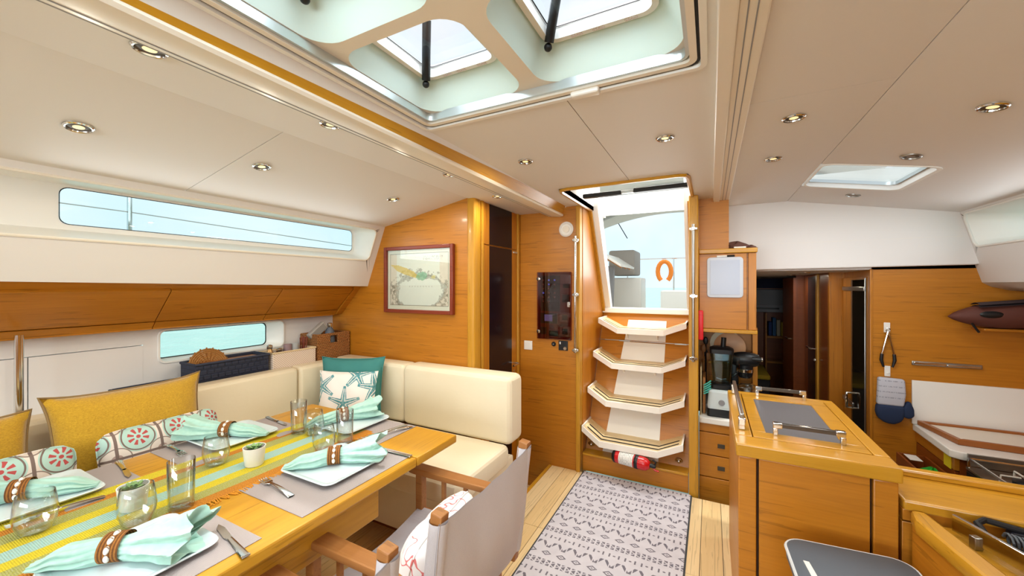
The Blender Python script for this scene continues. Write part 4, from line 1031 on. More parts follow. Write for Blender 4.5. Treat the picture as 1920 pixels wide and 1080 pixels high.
for x0, x1, z0, z1, m_, nm in ((-1.19, -1.05, 1.105, 1.185, 'black', 'display_bezel'), (-1.03, -0.955, 1.12, 1.19, None, 'gauge'), (-1.03, -0.955, 1.01, 1.085, None, 'gauge'), (-1.12, -1.045, 1.01, 1.05, 'black', 'meter'), (-1.19, -1.14, 1.02, 1.075, 'black', 'meter'), (-1.01, -0.955, 1.27, 1.33, 'black', 'meter'), (-1.005, -0.955, 1.38, 1.41, 'black', 'meter')):
    g = obj(nm, B().box(x0, x1, 2.800, 2.8065, z0, z1, 0.0015), M[m_] if m_ else mat('gauge_grey', '#9a8680', 0.5), ep)
    if nm == 'gauge': obj('gauge_screen', B().box(x0 + 0.02, x1 - 0.012, 2.7985, 2.8005, z0 + 0.015, z1 - 0.015), M['black'], g)
    if nm == 'display_bezel': obj('screen', B().box(x0 + 0.035, x1 - 0.04, 2.7985, 2.8005, z0 + 0.018, z1 - 0.012), mat('lit_screen', '#5a70c0', 0.3, emit='#7c98f0', estr=0.8), g)
obj('smoked_door', B().box(-1.216, -0.938, 2.7905, 2.7955, 0.983, 1.503, 0.0015), thin_glass('smoked_door', '#cfb0aa', 1.3), ep)
for x, z in ((-1.21, 1.45), (-1.21, 1.04)): obj('hinge', B().lathe([(0, 0), (0.014, 0), (0.014, 0.006), (0, 0.008)], (0, 0, 0), 14).xf(Matrix.Translation((x + 0.008, 2.7905, z)) @ Matrix.Rotation(R(90), 4, 'X')), M['chrome'], ep)
obj('catch', B().box(-0.966, -0.944, 2.784, 2.792, 1.235, 1.275, 0.002), M['chrome'], ep)
sw = thing('light_switch', 'square white light switch on the wooden bulkhead left of the electrical panel', 'switch', (-1.302, 2.81, 0.885))
obj('plate', B().box(-1.338, -1.266, 2.812, 2.8195, 0.885, 0.957, 0.003), M['white'], sw)
obj('rocker', B().box(-1.325, -1.279, 2.808, 2.813, 0.897, 0.945, 0.002), M['white'], sw)
dk = thing('black_dial', 'small round black dial under the electrical panel', 'dial', (-1.085, 2.81, 0.93))
obj('knob', B().lathe([(0, 0), (0.018, 0), (0.018, 0.006), (0.012, 0.012), (0, 0.012)], (0, 0, 0), 18).xf(Matrix.Translation((-1.085, 2.8195, 0.945)) @ Matrix.Rotation(R(90), 4, 'X')), M['black'], dk)
obj('centre', B().ball((-1.085, 2.807, 0.945), 0.005), M['grey'], dk)
rp = thing('remote_panel', 'small black square panel with a round knob under the electrical panel', 'control panel', (-1.005, 2.81, 0.90))
obj('plate', B().box(-1.045, -0.97, 2.813, 2.8195, 0.90, 0.975, 0.003), M['black'], rp)
obj('knob', B().lathe([(0, 0), (0.014, 0), (0.013, 0.008), (0.006, 0.008), (0.006, 0.004), (0, 0.004)], (0, 0, 0), 16).xf(Matrix.Translation((-0.99, 2.813, 0.918)) @ Matrix.Rotation(R(90), 4, 'X')), M['chrome'], rp)
obj('logo', B().box(-1.036, -1.026, 2.8122, 2.8132, 0.948, 0.966), M['white'], rp)
vt = thing('air_vent', 'round white air vent high on the bulkhead', 'vent', (-0.983, 2.81, 1.77))
obj('rim', B().lathe([(0, 0.0), (0.056, 0), (0.058, 0.006), (0.048, 0.014), (0.042, 0.012), (0.040, 0.006), (0, 0.006)], (0, 0, 0), 28).xf(Matrix.Translation((-0.983, 2.8195, 1.828)) @ Matrix.Rotation(R(90), 4, 'X')), M['white'], vt)
obj('shutter', B().lathe([(0, 0.008), (0.026, 0.008), (0.026, 0.014), (0, 0.016)], (0, 0, 0), 24).xf(Matrix.Translation((-0.983, 2.8195, 1.828)) @ Matrix.Rotation(R(90), 4, 'X')), M['cream'], vt)
def grab(lab, x, y, z0, z1, mid, dark=False):
    t = thing('grab_rail', lab, 'grab rail', (x, y, z0))
    obj('rail', B().tube([(x, y - 0.05, z0), (x, y - 0.05, z1)], 0.0085, 12), M['steel'] if dark else M['chrome'], t)
    for z in (z0 + 0.02, mid, z1 - 0.03):
        br = obj('bracket', B().box(x - 0.012, x + 0.012, y - 0.062, y, z - 0.014, z + 0.014, 0.004), M['chrome'], t)
        obj('clamp', B().box(x - 0.022, x + 0.026, y - 0.056, y - 0.042, z - 0.009, z + 0.009, 0.003), M['chrome'], br)
grab('long vertical steel grab rail beside the electrical panel', -0.893, 2.804, 0.90, 1.765, 1.33)
grab('long vertical steel grab rail right of the companionway steps', -0.103, 2.839, 0.90, 1.80, 1.33, True)

# ---- companionway steps
cs = thing('companionway_steps', 'wooden companionway steps with four white-edged angled treads', 'steps', (-0.5, 3.0, 0.0))
XL, XR = -0.865, -0.135
obj('toe_kick', B().box(XL, XR, 2.855, 2.875, 0.0, 0.118, 0.002), M['veneer'], cs)
obj('ledge', B().box(XL, XR, 2.845, 2.97, 0.118, 0.135, 0.003), M['timber_x'], cs)
def slopeY(z): return 2.94 + 0.55 * (z - 0.135)
obj('lower_panel', B().prism([(slopeY(0.135), 0.135), (slopeY(0.925), 0.925), (slopeY(0.925) + 0.02, 0.925), (slopeY(0.135) + 0.02, 0.135)], 'X', XL, XR), M['veneer'], cs)
obj('upper_panel', B().prism([(slopeY(0.93), 0.93), (slopeY(1.16), 1.16), (slopeY(1.16) + 0.02, 1.16), (slopeY(0.93) + 0.02, 0.93)], 'X', XL, XR), M['veneer'], cs)
strip = [(-0.73, 0.137), (-0.36, 0.137), (-0.355, 0.5), (-0.36, 0.92), (-0.655, 0.92)]
obj('white_backing', B().add([(x, slopeY(z) - 0.003, z) for x, z in ((-0.735, 0.137), (-0.335, 0.137), (-0.33, 0.92), (-0.66, 0.92))], [(0, 1, 2, 3)]), M['white'], cs)
obj('white_backing', B().add([(x, slopeY(z) - 0.003, z) for x, z in ((-0.655, 0.935), (-0.33, 0.935), (-0.33, 1.10), (-0.64, 1.10))], [(0, 1, 2, 3)]), M['white'], cs)
for x in (-0.70, -0.26): obj('hinge', B().box(x, x + 0.09, slopeY(0.9275) - 0.008, slopeY(0.9275), 0.922, 0.933, 0.002), M['steel'], cs)
treadm = wood('pale_tread', '#d8c290', '#e8d6ac', 'X', coat=0.1)
edgem = mat('white_tread_edge', '#f0ece4', 0.4)
for k in range(4):
    zt = 0.232 + 0.2605 * k + 0.035; yf = 2.775 + 0.13 * k; yb = slopeY(zt) - 0.002
    xa, xb = -0.72 + 0.015 * k, -0.325 + 0.0 * k
    xl, xr = XL + 0.0 + 0.008 * k, XR - 0.03
    rise = 0.075
    dy = 0.05
    # centre and the two raised wings as a folded slab
    prof = [(xl, zt + rise), (xa, zt), (xb, zt), (xr, zt + rise * 0.8)]
    fr_ = [yf + dy, yf, yf, yf + dy]
    def slab(o0, o1, inset, th0, th1):
        b = B(); v = []
        for (x, z), y in zip(prof, fr_):
            v += [(x, y + o0, z + th0), (x, max(yb - o1, y + 0.05) + 0.55 * (z - zt), z + th0), (x, max(yb - o1, y + 0.05) + 0.55 * (z - zt), z + th1), (x, y + o0, z + th1)]
        f = []
        for i in range(3):
            a, c = i * 4, i * 4 + 4
            for q in range(4): f.append((a + q, c + q, c + (q + 1) % 4, a + (q + 1) % 4))
        f += [(0, 1, 2, 3), (12, 15, 14, 13)]
        return b.add(v, f)
    tr0 = obj('tread', slab(0.012, 0.0, 0, -0.026, -0.003), treadm, cs, sharp=20)
    eb = B()
    pts = [(x, y, z) for (x, z), y in zip(prof, fr_)]
    def bar(p, q, w=0.014, h0=-0.038, h1=0.004):
        p, q = Vector(p), Vector(q); d = Vector((0, w, 0))
        v = [p + Vector((0, 0, h0)), p + d + Vector((0, 0, h0)), p + d + Vector((0, 0, h1)), p + Vector((0, 0, h1)), q + Vector((0, 0, h0)), q + d + Vector((0, 0, h0)), q + d + Vector((0, 0, h1)), q + Vector((0, 0, h1))]
        eb.add(v, [(0, 1, 2, 3), (4, 7, 6, 5), (0, 4, 5, 1), (1, 5, 6, 2), (2, 6, 7, 3), (3, 7, 4, 0)])
    for p, q in zip(pts, pts[1:]): bar(p, q)
    for (x, z), y in ((prof[0], fr_[0]), (prof[3], fr_[3])):
        yb_ = max(yb, y + 0.05) + 0.55 * (z - zt)
        s = 1 if x < -0.5 else -1
        eb.add([(x, y, z - 0.036), (x + s * 0.012, y, z - 0.036), (x + s * 0.012, y, z + 0.004), (x, y, z + 0.004), (x, yb_, z - 0.036), (x + s * 0.012, yb_, z - 0.036), (x + s * 0.012, yb_, z + 0.004), (x, yb_, z + 0.004)], [(0, 1, 2, 3), (4, 7, 6, 5), (0, 4, 5, 1), (1, 5, 6, 2), (2, 6, 7, 3), (3, 7, 4, 0)])
    obj('tread_edge', eb, edgem, cs, sharp=20)
    for off in (0.055, 0.115):
        gb_ = B()
        for i in range(3):
            (x0, z0), (x1, z1) = prof[i], prof[i + 1]
            y0, y1 = fr_[i] + off, fr_[i + 1] + off
            if i == 0: x0 += 0.03; z0 -= 0.03 * rise / (xa - xl); y0 -= 0.03 * dy / (xa - xl)
            if i == 2: x1 -= 0.03; z1 -= 0.03 * rise * 0.8 / (xr - xb); y1 -= 0.03 * dy / (xr - xb)
            gb_.add([(x0, y0, z0 - 0.0018), (x1, y1, z1 - 0.0018), (x1, y1 + 0.018, z1 - 0.0018), (x0, y0 + 0.018, z0 - 0.0018)], [(0, 1, 2, 3)])
        obj('grip_strip', gb_, M['rubber'], tr0)
    for x in (-0.64, -0.40): obj('bracket', B().prism([(yb, zt - 0.03), (yb - 0.14, zt - 0.03), (yb - 0.05, zt - 0.11)], 'X', x, x + 0.012), edgem, cs)
for x in (-0.825, -0.20):
    kb = obj('latch_ring', B().lathe([(0.0, 0), (0.026, 0), (0.026, 0.006), (0.018, 0.008), (0.016, 0.004), (0, 0.004)], (0, 0, 0), 20).xf(Matrix.Translation((x, slopeY(0.165) - 0.002, 0.168)) @ Matrix.Rotation(R(90 + 29), 4, 'X')), M['chrome'], cs)
    obj('latch_knob', B().ball((x, slopeY(0.165) - 0.015, 0.168), 0.013, 0.01, 0.013), M['chrome'], kb)
# ---- fire extinguisher on the ledge
redm = mat('signal_red_paint', '#c01218', 0.25, coat=0.4)
fe = thing('fire_extinguisher', 'red fire extinguisher lying on the ledge under the lowest step', 'fire extinguisher', (-0.62, 2.80, 0.136), (0, R(90), R(-10)))
XF = Matrix.Identity(4)
def lx(prof, seg=24): return B().lathe(prof, (-0.045, 0, 0), seg)
obj('cylinder', lx([(0, 0), (0.035, 0.0), (0.044, 0.012), (0.0445, 0.03), (0.0445, 0.215), (0.040, 0.235), (0.025, 0.252), (0.016, 0.258), (0, 0.258)]), redm, fe)
obj('base_band', lx([(0.036, -0.002), (0.0452, 0.010), (0.0452, 0.022), (0.044, 0.022)]), M['black'], fe)
obj('label_wrap', B().grid(lambda u, v: (-0.045 + 0.0449 * math.cos(R(150 + 170 * u)), 0.0449 * math.sin(R(150 + 170 * u)), 0.05 + 0.10 * v), 16, 2), mat('extinguisher_label', rough=0.5, fn=lambda x, y, z, v: xmix((xfr(z * 90) > 0.55) * (xnoise(v, (200, 200, 200), 1) > 0.45) * 0.6, lin('#e3e2de'), lin('#5c6a66'))), fe)
obj('strap', lx([(0.0455, 0.158), (0.0462, 0.159), (0.0462, 0.181), (0.0455, 0.182)]), M['black'], fe)
vv = obj('valve', B().lathe([(0, 0.255), (0.014, 0.255), (0.014, 0.285), (0.009, 0.295), (0, 0.295)], (-0.045, 0, 0), 14), M['black'], fe)
obj('lever', B().tube([(-0.045, 0, 0.288), (-0.075, 0, 0.295), (-0.088, 0, 0.275)], 0.006, 6), M['black'], vv)
obj('lever', B().tube([(-0.045, 0, 0.27), (-0.02, 0, 0.29), (-0.02, 0, 0.315)], 0.006, 6), redm, vv)

# ================================================================ GALLEY
# ---- wall cabinet above the aft counter
wc = thing('wall_cabinet', 'wooden wall cabinet with the whiteboard on its door', 'cabinet', (0.09, 3.1, 1.085))
obj('body', B().box(-0.073, 0.262, 2.975, 3.415, 1.10, 1.64, 0.002), M['veneer'], wc)
obj('door', B().box(-0.072, 0.208, 2.952, 2.974, 1.108, 1.612, 0.002), M['veneer'], wc)
obj('stile', B().box(0.218, 0.262, 2.952, 2.974, 1.108, 1.612, 0.002), M['veneer_v'], wc)
obj('cornice', B().box(-0.074, 0.268, 2.94, 3.415, 1.614, 1.645, 0.005), M['timber_x'], wc)
obj('bottom_rail', B().box(-0.074, 0.268, 2.94, 3.415, 1.082, 1.106, 0.005), M['timber_x'], wc)
wb = thing('whiteboard', 'small white dry-wipe board fixed to the cabinet door', 'whiteboard', (0.082, 2.945, 1.32))
a_, _ = rrect(-0.024, 0.188, 1.318, 1.588, 0.022, 6)
obj('frame', B().prism(a_, 'Y', 2.938, 2.951, 0.004), mat('pale_grey_plastic', '#bfc6d2', 0.35), wb)
obj('writing_face', B().box(-0.004, 0.168, 2.9365, 2.9385, 1.338, 1.568), mat('dry_wipe', '#a9b2c6', 0.25), wb)
mk = thing('marker_pen', 'white and black marker pen clipped on top of the whiteboard', 'pen', (0.08, 2.945, 1.588))
obj('barrel', B().tube([(0.035, 2.945, 1.594), (0.095, 2.945, 1.595)], 0.006, 8), M['white'], mk)
obj('cap', B().tube([(0.095, 2.945, 1.595), (0.14, 2.945, 1.596)], 0.0065, 8), M['black'], mk)
clm = mat('brown_cloth', '#5a3a30', 0.9)
fc = thing('folded_cloth', 'crumpled dark brown cloth on top of the wall cabinet', 'cloth', (0.17, 3.05, 1.646))
def lump(cx, cy, z0, rx, ry, rz, seed, n=20, m=12):
    rnd = random.Random(seed); p = [rnd.uniform(0, 6) for _ in range(4)]
    def fn(u, v):
        a, e = 2 * PI * u, PI / 2 * v
        k = 1 + 0.16 * math.sin(3 * a + p[0] + 4 * e) + 0.12 * math.sin(5 * a + p[1] - 3 * e)
        return (cx + rx * math.cos(a) * math.cos(e) * k, cy + ry * math.sin(a) * math.cos(e) * k, z0 + rz * math.sin(e) * (1 + 0.2 * math.sin(4 * a + p[2])))
    return B().grid(fn, n, m, True)
obj('fold', lump(0.155, 3.03, 1.646, 0.075, 0.06, 0.045, 2), clm, fc, sharp=80)
obj('fold', lump(0.235, 3.03, 1.646, 0.04, 0.035, 0.022, 5), clm, fc, sharp=80)
tag(obj('paper_packet', B().box(0.135, 0.205, 2.955, 2.965, 1.6465, 1.656, 0.002), M['white']), 'small white packet under the brown cloth on the wall cabinet', 'packet')
rb = thing('fire_blanket', 'narrow bright red fire blanket box on the side of the wall cabinet', 'box', (-0.062, 2.93, 1.04))
obj('case', B().box(-0.078, -0.046, 2.905, 2.94, 1.03, 1.23, 0.008, 3), mat('signal_red_plastic', '#d6202c', 0.4), rb)
obj('lid_line', B().box(-0.0785, -0.0455, 2.9045, 2.94, 1.20, 1.202), redm, rb)
# ---- aft counter with drawers
ct = thing('aft_counter', 'white galley worktop in the recess under the wall cabinet', 'worktop', (0.08, 3.15, 0.46))
obj('slab', B().box(-0.073, 0.305, 2.945, 3.415, 0.458, 0.50, 0.008), M['white'], ct)
dc = thing('drawer_unit', 'wooden drawer unit with dark recessed pulls under the aft counter', 'cabinet', (0.08, 3.1, -0.4))
obj('body', B().box(-0.073, 0.26, 2.985, 3.41, -0.4, 0.457), M['veneer'], dc)
obj('top_rail', B().box(-0.072, 0.26, 2.965, 2.985, 0.40, 0.456, 0.002), M['veneer'], dc)
for z0, z1 in ((0.245, 0.394), (0.095, 0.239), (-0.3, 0.089)):
    d = obj('drawer', B().box(-0.072, 0.26, 2.962, 2.985, z0, z1, 0.003), M['veneer'], dc)
    if z0 > 0: obj('pull', B().box(0.04, 0.083, 2.957, 2.963, z0 + 0.055, z0 + 0.083, 0.002), mat('bronze_pull', '#4a443c', 0.4, 0.6), d)
ZK = 0.501
# ---- blender
bl = thing('blender', 'tall blender with a smoky jug on a white base, on the aft counter', 'blender', (0.065, 3.07, ZK))
bx_, by_ = 0.065, 3.07
def sqloft(levels, seg=6):
    b = B(); L = []
    for h, r, z in levels: L.append([(bx_ + p[0], by_ + p[1], ZK + z) for p in rrect(-h, h, -h, h, r, seg)[0]])
    for a, c in zip(L, L[1:]): b.ring(a, c)
    b.face(L[0]); b.face(L[-1]); return b
obj('foot', sqloft([(0.088, 0.02, 0), (0.09, 0.02, 0.01), (0.088, 0.02, 0.052), (0.084, 0.02, 0.054)]), M['black'], bl)
bb = obj('base', sqloft([(0.086, 0.02, 0.054), (0.088, 0.025, 0.07), (0.080, 0.03, 0.165), (0.072, 0.03, 0.178), (0.06, 0.02, 0.182)]), M['porcelain'], bl)
obj('dial', B().lathe([(0, 0), (0.02, 0), (0.018, 0.01), (0, 0.01)], (0, 0, 0), 16).xf(Matrix.Translation((bx_, by_ - 0.084, ZK + 0.10)) @ Matrix.Rotation(R(90), 4, 'X')), M['grey'], bb)
obj('coupling', sqloft([(0.055, 0.02, 0.182), (0.064, 0.02, 0.19), (0.064, 0.02, 0.212), (0.05, 0.02, 0.22)]), M['black'], bl)
jg = obj('jug', sqloft([(0.050, 0.018, 0.222), (0.054, 0.018, 0.24), (0.070, 0.02, 0.43)]), M['jar'], bl)
obj('jug_wall', sqloft([(0.046, 0.016, 0.235), (0.066, 0.018, 0.428)]), M['jar'], jg)
obj('blade', B().tube([(bx_ - 0.03, by_, ZK + 0.25), (bx_, by_, ZK + 0.242), (bx_ + 0.03, by_, ZK + 0.25)], 0.004, 5), M['steel'], jg)
obj('handle', B().tube([(bx_ + 0.066, by_ - 0.01, ZK + 0.41), (bx_ + 0.10, by_ - 0.01, ZK + 0.40), (bx_ + 0.098, by_ - 0.01, ZK + 0.30), (bx_ + 0.065, by_ - 0.01, ZK + 0.27)], 0.011, 8), M['jar'], bl)
ld = obj('lid', sqloft([(0.073, 0.02, 0.43), (0.074, 0.02, 0.458), (0.05, 0.03, 0.472)]), M['black'], bl)
obj('tamper', B().tube([(bx_ + 0.01, by_, ZK + 0.46), (bx_ + 0.015, by_, ZK + 0.535)], 0.016, 12), M['black'], ld)
# ---- stand mixer behind
mx = thing('stand_mixer', 'black and silver stand mixer head with a glass bowl behind the blender', 'mixer', (0.20, 3.25, ZK))
mX, mY = 0.215, 3.20
obj('head', B().grid(lambda u, v: (mX - 0.085 + 0.17 * u, mY + 0.05 * math.sin(PI * min(1, 0.15 + 0.7 * u)) ** 0.5 * math.cos(2 * PI * v), ZK + 0.372 + 0.055 * math.sin(PI * min(1, 0.15 + 0.7 * u)) ** 0.5 * math.sin(2 * PI * v)), 14, 18, False, True), M['black'], mx)
obj('hub', B().tube([(mX + 0.04, mY - 0.03, ZK + 0.385), (mX + 0.095, mY - 0.035, ZK + 0.385)], 0.018, 12), M['black'], mx)
obj('hub_cap', B().tube([(mX + 0.095, mY - 0.035, ZK + 0.385), (mX + 0.102, mY - 0.035, ZK + 0.385)], 0.017, 12), M['chrome'], mx)
obj('trim_band', B().lathe([(0.05, 0.285), (0.0525, 0.287), (0.0525, 0.307), (0.05, 0.309)], (mX, mY, ZK), 20), M['chrome'], mx)
obj('neck', B().lathe([(0, 0.245), (0.035, 0.245), (0.048, 0.27), (0.05, 0.335), (0, 0.345)], (mX, mY, ZK), 20), M['black'], mx)
obj('column', B().box(mX - 0.085, mX - 0.035, mY + 0.06, mY + 0.13, ZK, ZK + 0.36, 0.015, 3), M['black'], mx)
obj('neck_arm', B().box(mX - 0.085, mX - 0.035, mY, mY + 0.10, ZK + 0.33, ZK + 0.39, 0.015, 3), M['black'], mx)
bo = obj('bowl', B().lathe([(0, 0), (0.045, 0.0), (0.05, 0.01), (0.068, 0.13), (0.070, 0.165), (0.067, 0.165), (0.064, 0.13), (0.045, 0.012), (0, 0.01)], (mX + 0.012, mY - 0.055, ZK), 24), M['jar'], mx)
obj('bowl_rim', B().tube([(mX + 0.012 + 0.070 * math.cos(2 * PI * k / 24), mY - 0.055 + 0.070 * math.sin(2 * PI * k / 24), ZK + 0.167) for k in range(24)], 0.004, 6, True), M['chrome'], bo)
obj('bowl_lid', B().lathe([(0.068, 0.17), (0.062, 0.195), (0.04, 0.212), (0, 0.216)], (mX + 0.012, mY - 0.055, ZK), 24), M['glass'], mx)
# ---- boards and tools left of the blender
for x, y, h_, w_, lab in ((-0.052, 3.10, 0.25, 0.018, 'thick wooden chopping board standing left of the blender'), (-0.066, 3.06, 0.33, 0.008, 'thin pale chopping board at the left end of the counter')):
    tag(obj('chopping_board', B().box(x, x + w_, y - 0.07, y + 0.16, ZK, ZK + h_, 0.004), M['chair_wood'] if w_ > 0.01 else treadm), lab, 'chopping board', 'chopping boards on the counter')
tg = thing('clothes_pegs', 'cluster of turquoise clips hanging on the thick chopping board', 'clips', (-0.03, 3.02, ZK + 0.12))
tqm = mat('turquoise_plastic', '#4fc7b8', 0.4)
for k in range(5): obj('clip', B().tube([(-0.045, 3.022 - 0.004 * (k % 2), ZK + 0.14 + 0.015 * k), (-0.02, 3.015, ZK + 0.155 + 0.016 * k), (0.0, 3.012, ZK + 0.17 + 0.017 * k)], 0.0045, 6), tqm, tg)
ut = thing('utensil_pot', 'pot of wooden spoons and dark spatulas left of the blender', 'utensils', (-0.045, 3.30, ZK))
obj('pot', B().lathe([(0, 0), (0.03, 0), (0.033, 0.13), (0.03, 0.13), (0.028, 0.005), (0, 0.005)], (-0.035, 3.32, ZK), 18), M['steel'], ut)
for k, (dx, dy, hh, m_) in enumerate(((-0.01, -0.01, 0.46, 'chair_wood'), (0.0, 0.01, 0.42, 'black'), (0.012, -0.005, 0.40, 'chair_wood'), (0.004, -0.012, 0.52, 'black'))):
    tl = obj('spoon', B().tube([(-0.035 + dx, 3.32 + dy, ZK + 0.01), (-0.035 + dx * 1.5 - 0.002 * k, 3.30 + dy * 2, ZK + hh - 0.06)], 0.005, 6).ball((-0.035 + dx * 1.5 - 0.002 * k, 3.30 + dy * 2 - 0.004, ZK + hh - 0.04), 0.017, 0.006, 0.03), M[m_], ut)
# ---- plates on edge behind
for k, (x, z, c, lab) in enumerate(((0.125, 0.36, '#d09a68', 'round tan plate standing on edge behind the mixer'), (0.10, 0.33, '#e8e2c4', 'round cream plate standing on edge behind the tan plate'))):
    tag(obj('round_plate', B().lathe([(0, 0), (0.07, 0.0), (0.105, 0.012), (0.107, 0.016), (0.07, 0.006), (0, 0.005)], (0, 0, 0), 28).xf(Matrix.Translation((x, 3.375 + 0.02 * k, ZK + 0.43 + 0.02 * k)) @ Matrix.Rotation(R(80), 4, 'X')), mat('stoneware_' + str(k), c, 0.4)), lab, 'plate', 'plates in the aft recess')
prk = thing('plate_rack', 'wooden rack fixed on the recess wall holding the round plates', 'rack', (0.1, 3.40, ZK + 0.30))
obj('rail', B().box(-0.06, 0.23, 3.345, 3.419, ZK + 0.30, ZK + 0.318, 0.004), M['timber_x'], prk)

# ---- island with fridge lids
il = thing('fridge_island', 'honey wooden fridge island with a grey-inlaid lid on top', 'cabinet', (0.31, 2.05, -0.4))
IX0, IX1, IY0, IY1, IZ = 0.082, 0.54, 1.645, 2.46, 0.82
obj('carcass', B().box(IX0 + 0.015, IX1 - 0.015, IY0 + 0.03, IY1 - 0.02, 0.0, IZ - 0.045), M['cane_gap'], il)
obj('front_panel', B().box(0.155, 0.462, IY0 + 0.012, IY0 + 0.029, 0.01, IZ - 0.05, 0.002), M['veneer'], il)
obj('corner_stile', B().box(IX0 + 0.008, 0.147, IY0 + 0.012, IY0 + 0.06, 0.0, IZ - 0.05, 0.004), M['veneer'], il)
obj('corner_stile', B().box(0.470, IX1 - 0.008, IY0 + 0.012, IY0 + 0.06, 0.0, IZ - 0.05, 0.004), M['veneer'], il)
obj('side_panel', B().box(IX0 + 0.008, IX0 + 0.016, IY0 + 0.062, IY1 - 0.01, -0.4, IZ - 0.05, 0.001), M['veneer'], il)
obj('side_panel', B().box(IX1 - 0.016, IX1 - 0.008, IY0 + 0.062, IY1 - 0.01, -0.4, IZ - 0.05, 0.001), M['veneer'], il)
tp = obj('top_front', B().box(IX0, IX1, IY0, 1.742, IZ - 0.048, IZ, 0.006), M['timber_x'], il)
obj('top_back', B().box(IX0, IX1, 2.415, IY1, IZ - 0.048, IZ, 0.006), M['timber_x'], il)
obj('top_side', B().box(IX0, 0.142, 1.742, 2.415, IZ - 0.048, IZ, 0.004), M['timber_y'], il)
obj('top_side', B().box(0.496, IX1, 1.742, 2.415, IZ - 0.048, IZ, 0.004), M['timber_y'], il)
gl_ = mat('grey_inlay', '#5c5b61', 0.5)
for y0, y1, hy in ((1.745, 2.412, 0),):
    lid = obj('lid', B().box(0.145, 0.493, y0, 1.812, IZ - 0.04, IZ + 0.001, 0.003).box(0.145, 0.493, 2.325, y1, IZ - 0.04, IZ + 0.001, 0.003).box(0.145, 0.193, 1.812, 2.325, IZ - 0.04, IZ + 0.001, 0.003).box(0.43, 0.493, 1.812, 2.325, IZ - 0.04, IZ + 0.001, 0.003), M['timber_x'], il)
    obj('inlay', B().box(0.193, 0.43, 1.812, 2.325, IZ - 0.04, IZ - 0.003), gl_, lid)
def bow(x0, x1, y, z, h_, parent):
    o = obj('lid_handle', B().box(x0 + 0.028, x1 - 0.028, y - 0.008, y + 0.008, z + h_ - 0.016, z + h_, 0.002), mat('smoked_bar', '#57504a', 0.15, 0.3), parent)
    for x in (x0, x1 - 0.03):
        obj('handle_post', B().box(x, x + 0.03, y - 0.01, y + 0.01, z + h_ - 0.02, z + h_ + 0.002, 0.003).box(x if x == x0 else x + 0.014, x + 0.016 if x == x0 else x + 0.03, y - 0.01, y + 0.01, z, z + h_ - 0.018, 0.003), M['chrome'], o)
bow(0.214, 0.435, 1.80, IZ, 0.048, il)
bow(0.208, 0.425, 2.40, IZ, 0.048, il)
gr = obj('grab_bar', B().box(0.103, 0.119, 1.80, 2.41, IZ + 0.045, IZ + 0.066, 0.004), M['steel'], il)
for y in (1.80, 2.38): obj('bar_post', B().box(0.098, 0.124, y, y + 0.035, IZ, IZ + 0.048, 0.004), M['chrome'], gr)

# ---- forward ledge and nav furniture to the right of the island
lg = thing('galley_ledge', 'honey wooden ledge with a raised back fiddle between galley and chart table', 'ledge', (1.0, 1.75, 0.0))
obj('top', B().box(0.542, 1.65, 1.652, 1.885, 0.69, 0.722, 0.006), M['timber_x'], lg)
obj('fiddle', B().box(0.542, 1.65, 1.86, 1.90, 0.722, 0.745, 0.006), M['timber_x'], lg)
obj('front_rail', B().box(0.542, 1.65, 1.662, 1.70, 0.655, 0.69, 0.002), M['veneer'], lg)
obj('front_panel', B().box(0.542, 1.65, 1.667, 1.70, 0.0, 0.648, 0.002), M['veneer'], lg)
nd = thing('chart_table', 'honey wooden chart table with a thick rounded front edge, cut off at the lower right', 'desk', (0.85, 1.35, 0.0))
obj('front_edge', B().prism([(0.555, 1.648), (0.59, 1.648), (0.665, 1.25), (0.90, 0.60), (0.84, 0.60), (0.60, 1.25), (0.543, 1.58)], 'Z', 0.655, 0.70, 0.01), M['timber_y'], nd)
obj('side', B().prism([(0.557, 1.64), (0.577, 1.64), (0.645, 1.25), (0.88, 0.6), (0.86, 0.6), (0.615, 1.25)], 'Z', 0.0, 0.655), M['veneer'], nd)
obj('desk_top', B().prism([(0.58, 1.65), (1.65, 1.65), (1.65, 0.6), (0.89, 0.6), (0.655, 1.25)], 'Z', 0.64, 0.665, 0.003), M['timber_x'], nd)
sf = thing('steel_fiddle_rail', 'flat steel fiddle rail standing on the chart table', 'rail', (0.72, 1.4, 0.665))
obj('rail', B().prism([(0.632, 1.61), (0.642, 1.615), (0.797, 1.235), (0.787, 1.23)], 'Z', 0.676, 0.725, 0.002), M['chrome'], sf)
obj('bracket', B().prism([(0.644, 1.555), (0.664, 1.562), (0.67, 1.545), (0.65, 1.538)], 'Z', 0.665, 0.70, 0.002), M['steel'], sf)
obj('bracket', B().prism([(0.764, 1.255), (0.784, 1.262), (0.79, 1.245), (0.77, 1.238)], 'Z', 0.665, 0.70, 0.002), M['steel'], sf)
cdm = M['rubber']
vh = thing('coiled_cable', 'black looped cable of the radio handset on the chart table', 'cable', (0.78, 1.53, 0.666))
obj('cable', B().tube([(0.87, 1.63, 0.69), (0.78, 1.635, 0.705), (0.71, 1.635, 0.715), (0.685, 1.61, 0.712), (0.69, 1.575, 0.695), (0.74, 1.545, 0.677), (0.84, 1.52, 0.675)], 0.0085, 8), cdm, vh)
co = []
for k in range(150):
    t = k / 149; cx_, cy_ = 0.735 + 0.14 * t, 1.59 - 0.06 * t - 0.03 * t * t
    co.append((cx_ + 0.0, cy_ + 0.018 * math.cos(k * 0.75), 0.69 + 0.017 * math.sin(k * 0.75)))
obj('coil', B().tube(co, 0.0035, 5), mat('coil_grey', '#4a5058', 0.5), vh)
rh_ = thing('radio_handset', 'dark blue-black radio handset lying at the back of the chart table', 'handset', (0.80, 1.58, 0.666))
